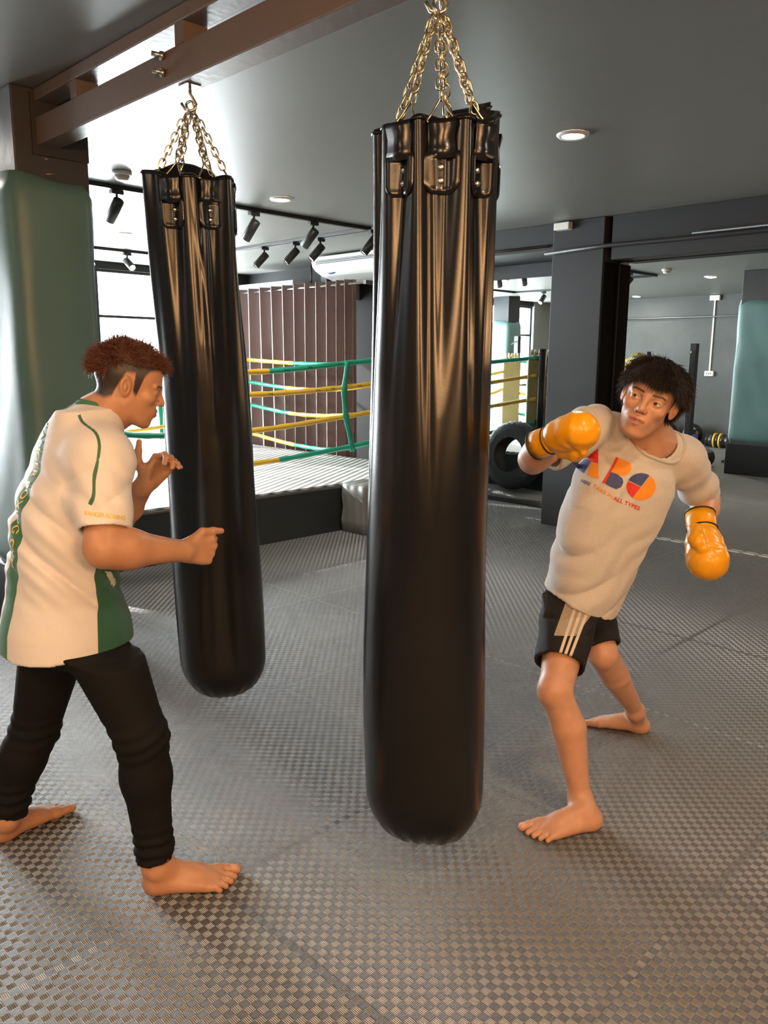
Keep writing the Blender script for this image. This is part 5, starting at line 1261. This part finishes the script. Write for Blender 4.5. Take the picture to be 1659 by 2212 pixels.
    def wr(P):
        q = P-pel; s, z, f = q@S, q@U, q@F
        t = z*.44+s*.89; m = np.clip((.40-z)/.1, 0, 1)*np.clip((z+.08)/.1, 0, 1); w = -.013*m*(np.abs(np.sin(t*26+1.3*np.sin((z*.9-s*.44)*7)+.6*np.sin(f*12)))**.7-.6)*(.45+.55*np.sin((z-s)*11+1))
        w += .0016*m*np.sin(t*95+2.5*np.sin((z-s)*17)); w += .0045*np.clip((z-.36)/.06, 0, 1)*np.clip((s-.0)/.08, 0, 1)*np.sin(s*95+z*30+f*20)
        e = P-lsh; a = e@lcd; w += .005*np.clip((a-.02)/.05, 0, 1)*(np.linalg.norm(e-np.outer(a, lcd), axis=1) < .10)*np.sin(a*70+(e@F)*22)
        return w
    no = c7+U*.0; nax = nz(ho-hu*.05-c7)
    def fS(P):
        q = P-pel; z = q@U; w_ = wr(P); d = fold(tor_, P)+w_; hem = -.004+.010*np.sin((q@S)*14)+.008*np.sin((q@F)*20)
        d = np.where((z-hem < .05) | (np.linalg.norm(P-no, axis=1) < .11), smax(d, -(d+.0105), .001), d); d = np.maximum(d, hem-z)
        for sl, cf, cd in ((slR, rc, rcd), (slL, lc, lcd)):
            e = fold(sl, P)+w_; a = (P-cf)@cd; e = np.where(a > -.04, smax(e, -(e+.0105), .001), e); d = smin(d, np.maximum(e, a), .035)
        return smax(d, -fcap(P, no-nax*.02+F*.028-S*.010, no+nax*.14+F*.03-S*.012, .063, .078), .004)
    shirt = mesh_obj('t_shirt', [mesh_sdf(fS, *bounds([pel, c7, rsh, lsh, rc, lc], .20), .0055)], cloth_mat('grey_marl_cotton', (.58, .55, .52), [], .85, 1000, .12, .25), man, None, 1)
    bv = bvh_of(shirt); e1, e2 = frame_of(Vector(nax)); bm = NB(); cp = []
    for k in range(48):
        a = 2*PI*k/48; q = Vector(no+F*.0295-S*.0115+nax*.20)+(e1*math.cos(a)+e2*math.sin(a))*.0725; h = bv.ray_cast(q, -Vector(nax), .30)
        if h[0] is not None: cp.append(h[0])
    cp = [(cp[i-1]+cp[i]*2+cp[(i+1) % len(cp)])/4 for i in range(len(cp))]
    tube(bm, cp, .0062, 8, closed=True); cr_ = obj('neck_rib', bm, cloth_mat('grey_rib_cotton', (.52, .49, .46), [], .85, 1000, .12, .25), shirt, smooth=True)
    O, Rd, Bl = mat('orange_print', (.85, .30, .02), .7, bump=0), mat('red_print', (.70, .035, .02), .7, bump=0), mat('blue_print', (.055, .075, .22), .7, bump=0)
    def printed(pts, m, nm='chest_print'):
        P2 = [((x*1.0), y*1.0) for x, y in pts]; bm = NB(); bm.faces.new([bm.verts.new((x, y, 0)) for x, y in P2]); bmesh.ops.triangulate(bm, faces=bm.faces)
        for _ in range(4):
            es = [e for e in bm.edges if e.calc_length() > 7]
            if not es: break
            bmesh.ops.subdivide_edges(bm, edges=es, cuts=1); bmesh.ops.triangulate(bm, faces=bm.faces)
        lay(bm, bv, lambda u, v: (Wh(u, v, 2.2), nz(Wh(u, v, 2.4)-Wh(u, v, 2.2))), .0022); return obj(nm, bm, m, shirt)
    k = 7.9; T = lambda *p: [(1220+x/k, 950+y/k) for x, y in p]
    printed(T((570, 150), (350, 315), (445, 370), (572, 405)), Rd); printed(T((345, 325), (205, 440), (210, 490), (325, 570), (445, 375)), Bl)
    printed(T((455, 375), (570, 410), (582, 660), (480, 640), (382, 590)), O)
    printed(T((875, 290), (920, 310), (690, 742), (635, 735), (830, 400)), Rd)
    printed(T((922, 312), (1050, 360), (1120, 410), (1142, 480), (1110, 560), (1020, 620), (905, 580), (800, 540)), O)
    printed(T((780, 548), (900, 590), (985, 660), (1000, 730), (960, 810), (880, 842), (780, 800), (690, 745)), Bl)
    arc = lambda a0, a1, n=14: [(1305+248*math.cos(math.radians(a0+(a1-a0)*i/n)), 800-232*math.sin(math.radians(a0+(a1-a0)*i/n))) for i in range(n+1)]
    printed(T((1305, 795), *arc(55, 152)), Bl); printed(T((1298, 808), *arc(156, 234)), Rd); printed(T(*arc(-124, 52, 20)), O)
    def line(txt, m, a, b, h):
        bm = text_mesh(txt, 1.0, .02); xs = [v.co.x for v in bm.verts]; x0, x1 = min(xs), max(xs); a, b = T(a, b)
        for v in bm.verts:
            s = (v.co.x-x0)/(x1-x0); dx, dy = b[0]-a[0], b[1]-a[1]; L_ = math.hypot(dx, dy); t = v.co.y*h/k
            v.co = (a[0]+dx*s+dy/L_*t, a[1]+dy*s-dx/L_*t, 0)
        lay(bm, bv, lambda u, v: (Wh(u, v, 2.2), nz(Wh(u, v, 2.4)-Wh(u, v, 2.2))), .0022); obj('chest_lettering', bm, m, shirt)
    line('HERE', Bl, (275, 720), (420, 785), 80); line('TAKE IN', O, (470, 800), (810, 1005), 84); line('ALL TYPES', Rd, (820, 1020), (1270, 1205), 92)
    # shorts
    def fSh(P):
        q = P-lhip; d = fold(sh, P)+.0028*np.sin((q@ZU)*40+(q@RH)*55+2*np.sin((q@FH)*18)); nl = np.linalg.norm(P-lcut, axis=1) < .15; nr = np.linalg.norm(P-rcut, axis=1) < .14
        sideL = ((P-(lcut+rcut)/2)@nz(lcut-rcut)) > 0
        opn = sideL & ((P-lcut)@ldv > -.05) | ~sideL & ((P-rcut)@rdv > -.05); d = np.where(opn, smax(d, -(d+.0105), .001), d)
        d = np.maximum(d, fold(shp, P)+.008-np.clip(.004-(P-pel)@U, 0, 1)*6)
        return np.where(sideL, np.maximum(d, (P-lcut)@ldv), np.maximum(d, (P-rcut)@rdv))
    poly = lambda v, pts: np.where((v-lhip)@FH < .06, poly_px(v, pts), -1)
    cream = (.62, .55, .45)
    st = lambda i: [(1245+i*13.5, 1296+i*4), (1251+i*13.5, 1298+i*4), (1205+i*11.5, 1437), (1199+i*11.5, 1435)]
    shorts = mesh_obj('shorts', [mesh_sdf(fSh, *bounds([lhip, rhip, lcut, rcut, pel], .18), .0055)], cloth_mat('black_sports_cloth', (.016, .016, .018), [('panel', (.36, .30, .23)), ('s0', cream), ('s1', cream), ('s2', cream)], .75, 900, .1, .02, .15), man,
        {'panel': lambda v: poly(v, [(1228, 1285), (1300, 1300), (1283, 1322), (1270, 1360), (1258, 1374), (1196, 1373)]), 's0': lambda v: poly(v, st(0)), 's1': lambda v: poly(v, st(1)), 's2': lambda v: poly(v, st(2))}, 1)
    # gloves
    yl = mat('yellow_glove_leather', (.80, .36, .004), .32, 0, .08, 6, .12, 30)
    def glove(w, D, Np, T, s):
        D = nz(D); Np = nz(Np-D*(Np@D)); T = nz(np.cross(D, Np))*(1 if np.cross(D, Np)@T > 0 else -1); Rg = np.stack([D, Np, T], 1); P = lambda a, b, c: w+(D*a+Np*b+T*c)*s; r = lambda *q: tuple(x*s for x in q)
        pr = [('e', P(.085, .005, 0), r(.082, .052, .058), Rg, 0), ('e', P(.125, .012, 0), r(.055, .056, .058), Rg, .03*s), ('e', P(.045, 0, 0), r(.055, .042, .047), Rg, .03*s),
              ('g', [('c', P(.030, .030, .036), P(.075, .050, .044), .024*s, .025*s, 0), ('c', P(.075, .050, .044), P(.108, .056, .030), .025*s, .021*s, .006)], .006*s),
              ('-', ('c', P(.10, .068, -.05), P(.10, .070, .02), .006*s, .006*s, 0), .012*s)]
        g = mesh_obj('boxing_glove', [mesh_sdf(lambda Q: fold(pr, Q)+.0008*np.sin((Q@D)*150+3*np.sin((Q@T)*60)), *bounds([P(.08, 0, 0)], .16), .0035)], yl, man)
        a, b_ = Vector(T), Vector(Np); M = Matrix((a, b_, Vector(D))).transposed().to_4x4(); M.translation = Vector(w)
        bm = NB(); lathe(bm, [(.036*s, -.048*s), (.0445*s, -.05*s), (.0455*s, -.02*s), (.044*s, .012*s), (.042*s, .02*s)], M, 40, caps=False); o = obj('glove_cuff', bm, yl, g); o.modifiers.new('t', 'SOLIDIFY').thickness = .004
        bm = NB(); 
        for z, rr in ((-.051, .0448), (.006, .0452)): tube(bm, [M @ Vector((rr*s*math.cos(t), rr*s*math.sin(t), z*s)) for t in [2*PI*k/40 for k in range(40)]], .0026*s, 6, closed=True)
        o = obj('cuff_binding', bm, M_black, g); return g
    glove(rwr, cb(.62, .24, .74), cb(.15, -.65, .70), cb(.0, -.7, -.5), .93)
    glove(lwr, cb(-.08, -.84, .50), cb(.05, .55, .80), cb(-.6, .2, .2), 1.08)
    return man
COACH = coach()
BOXER = boxer()
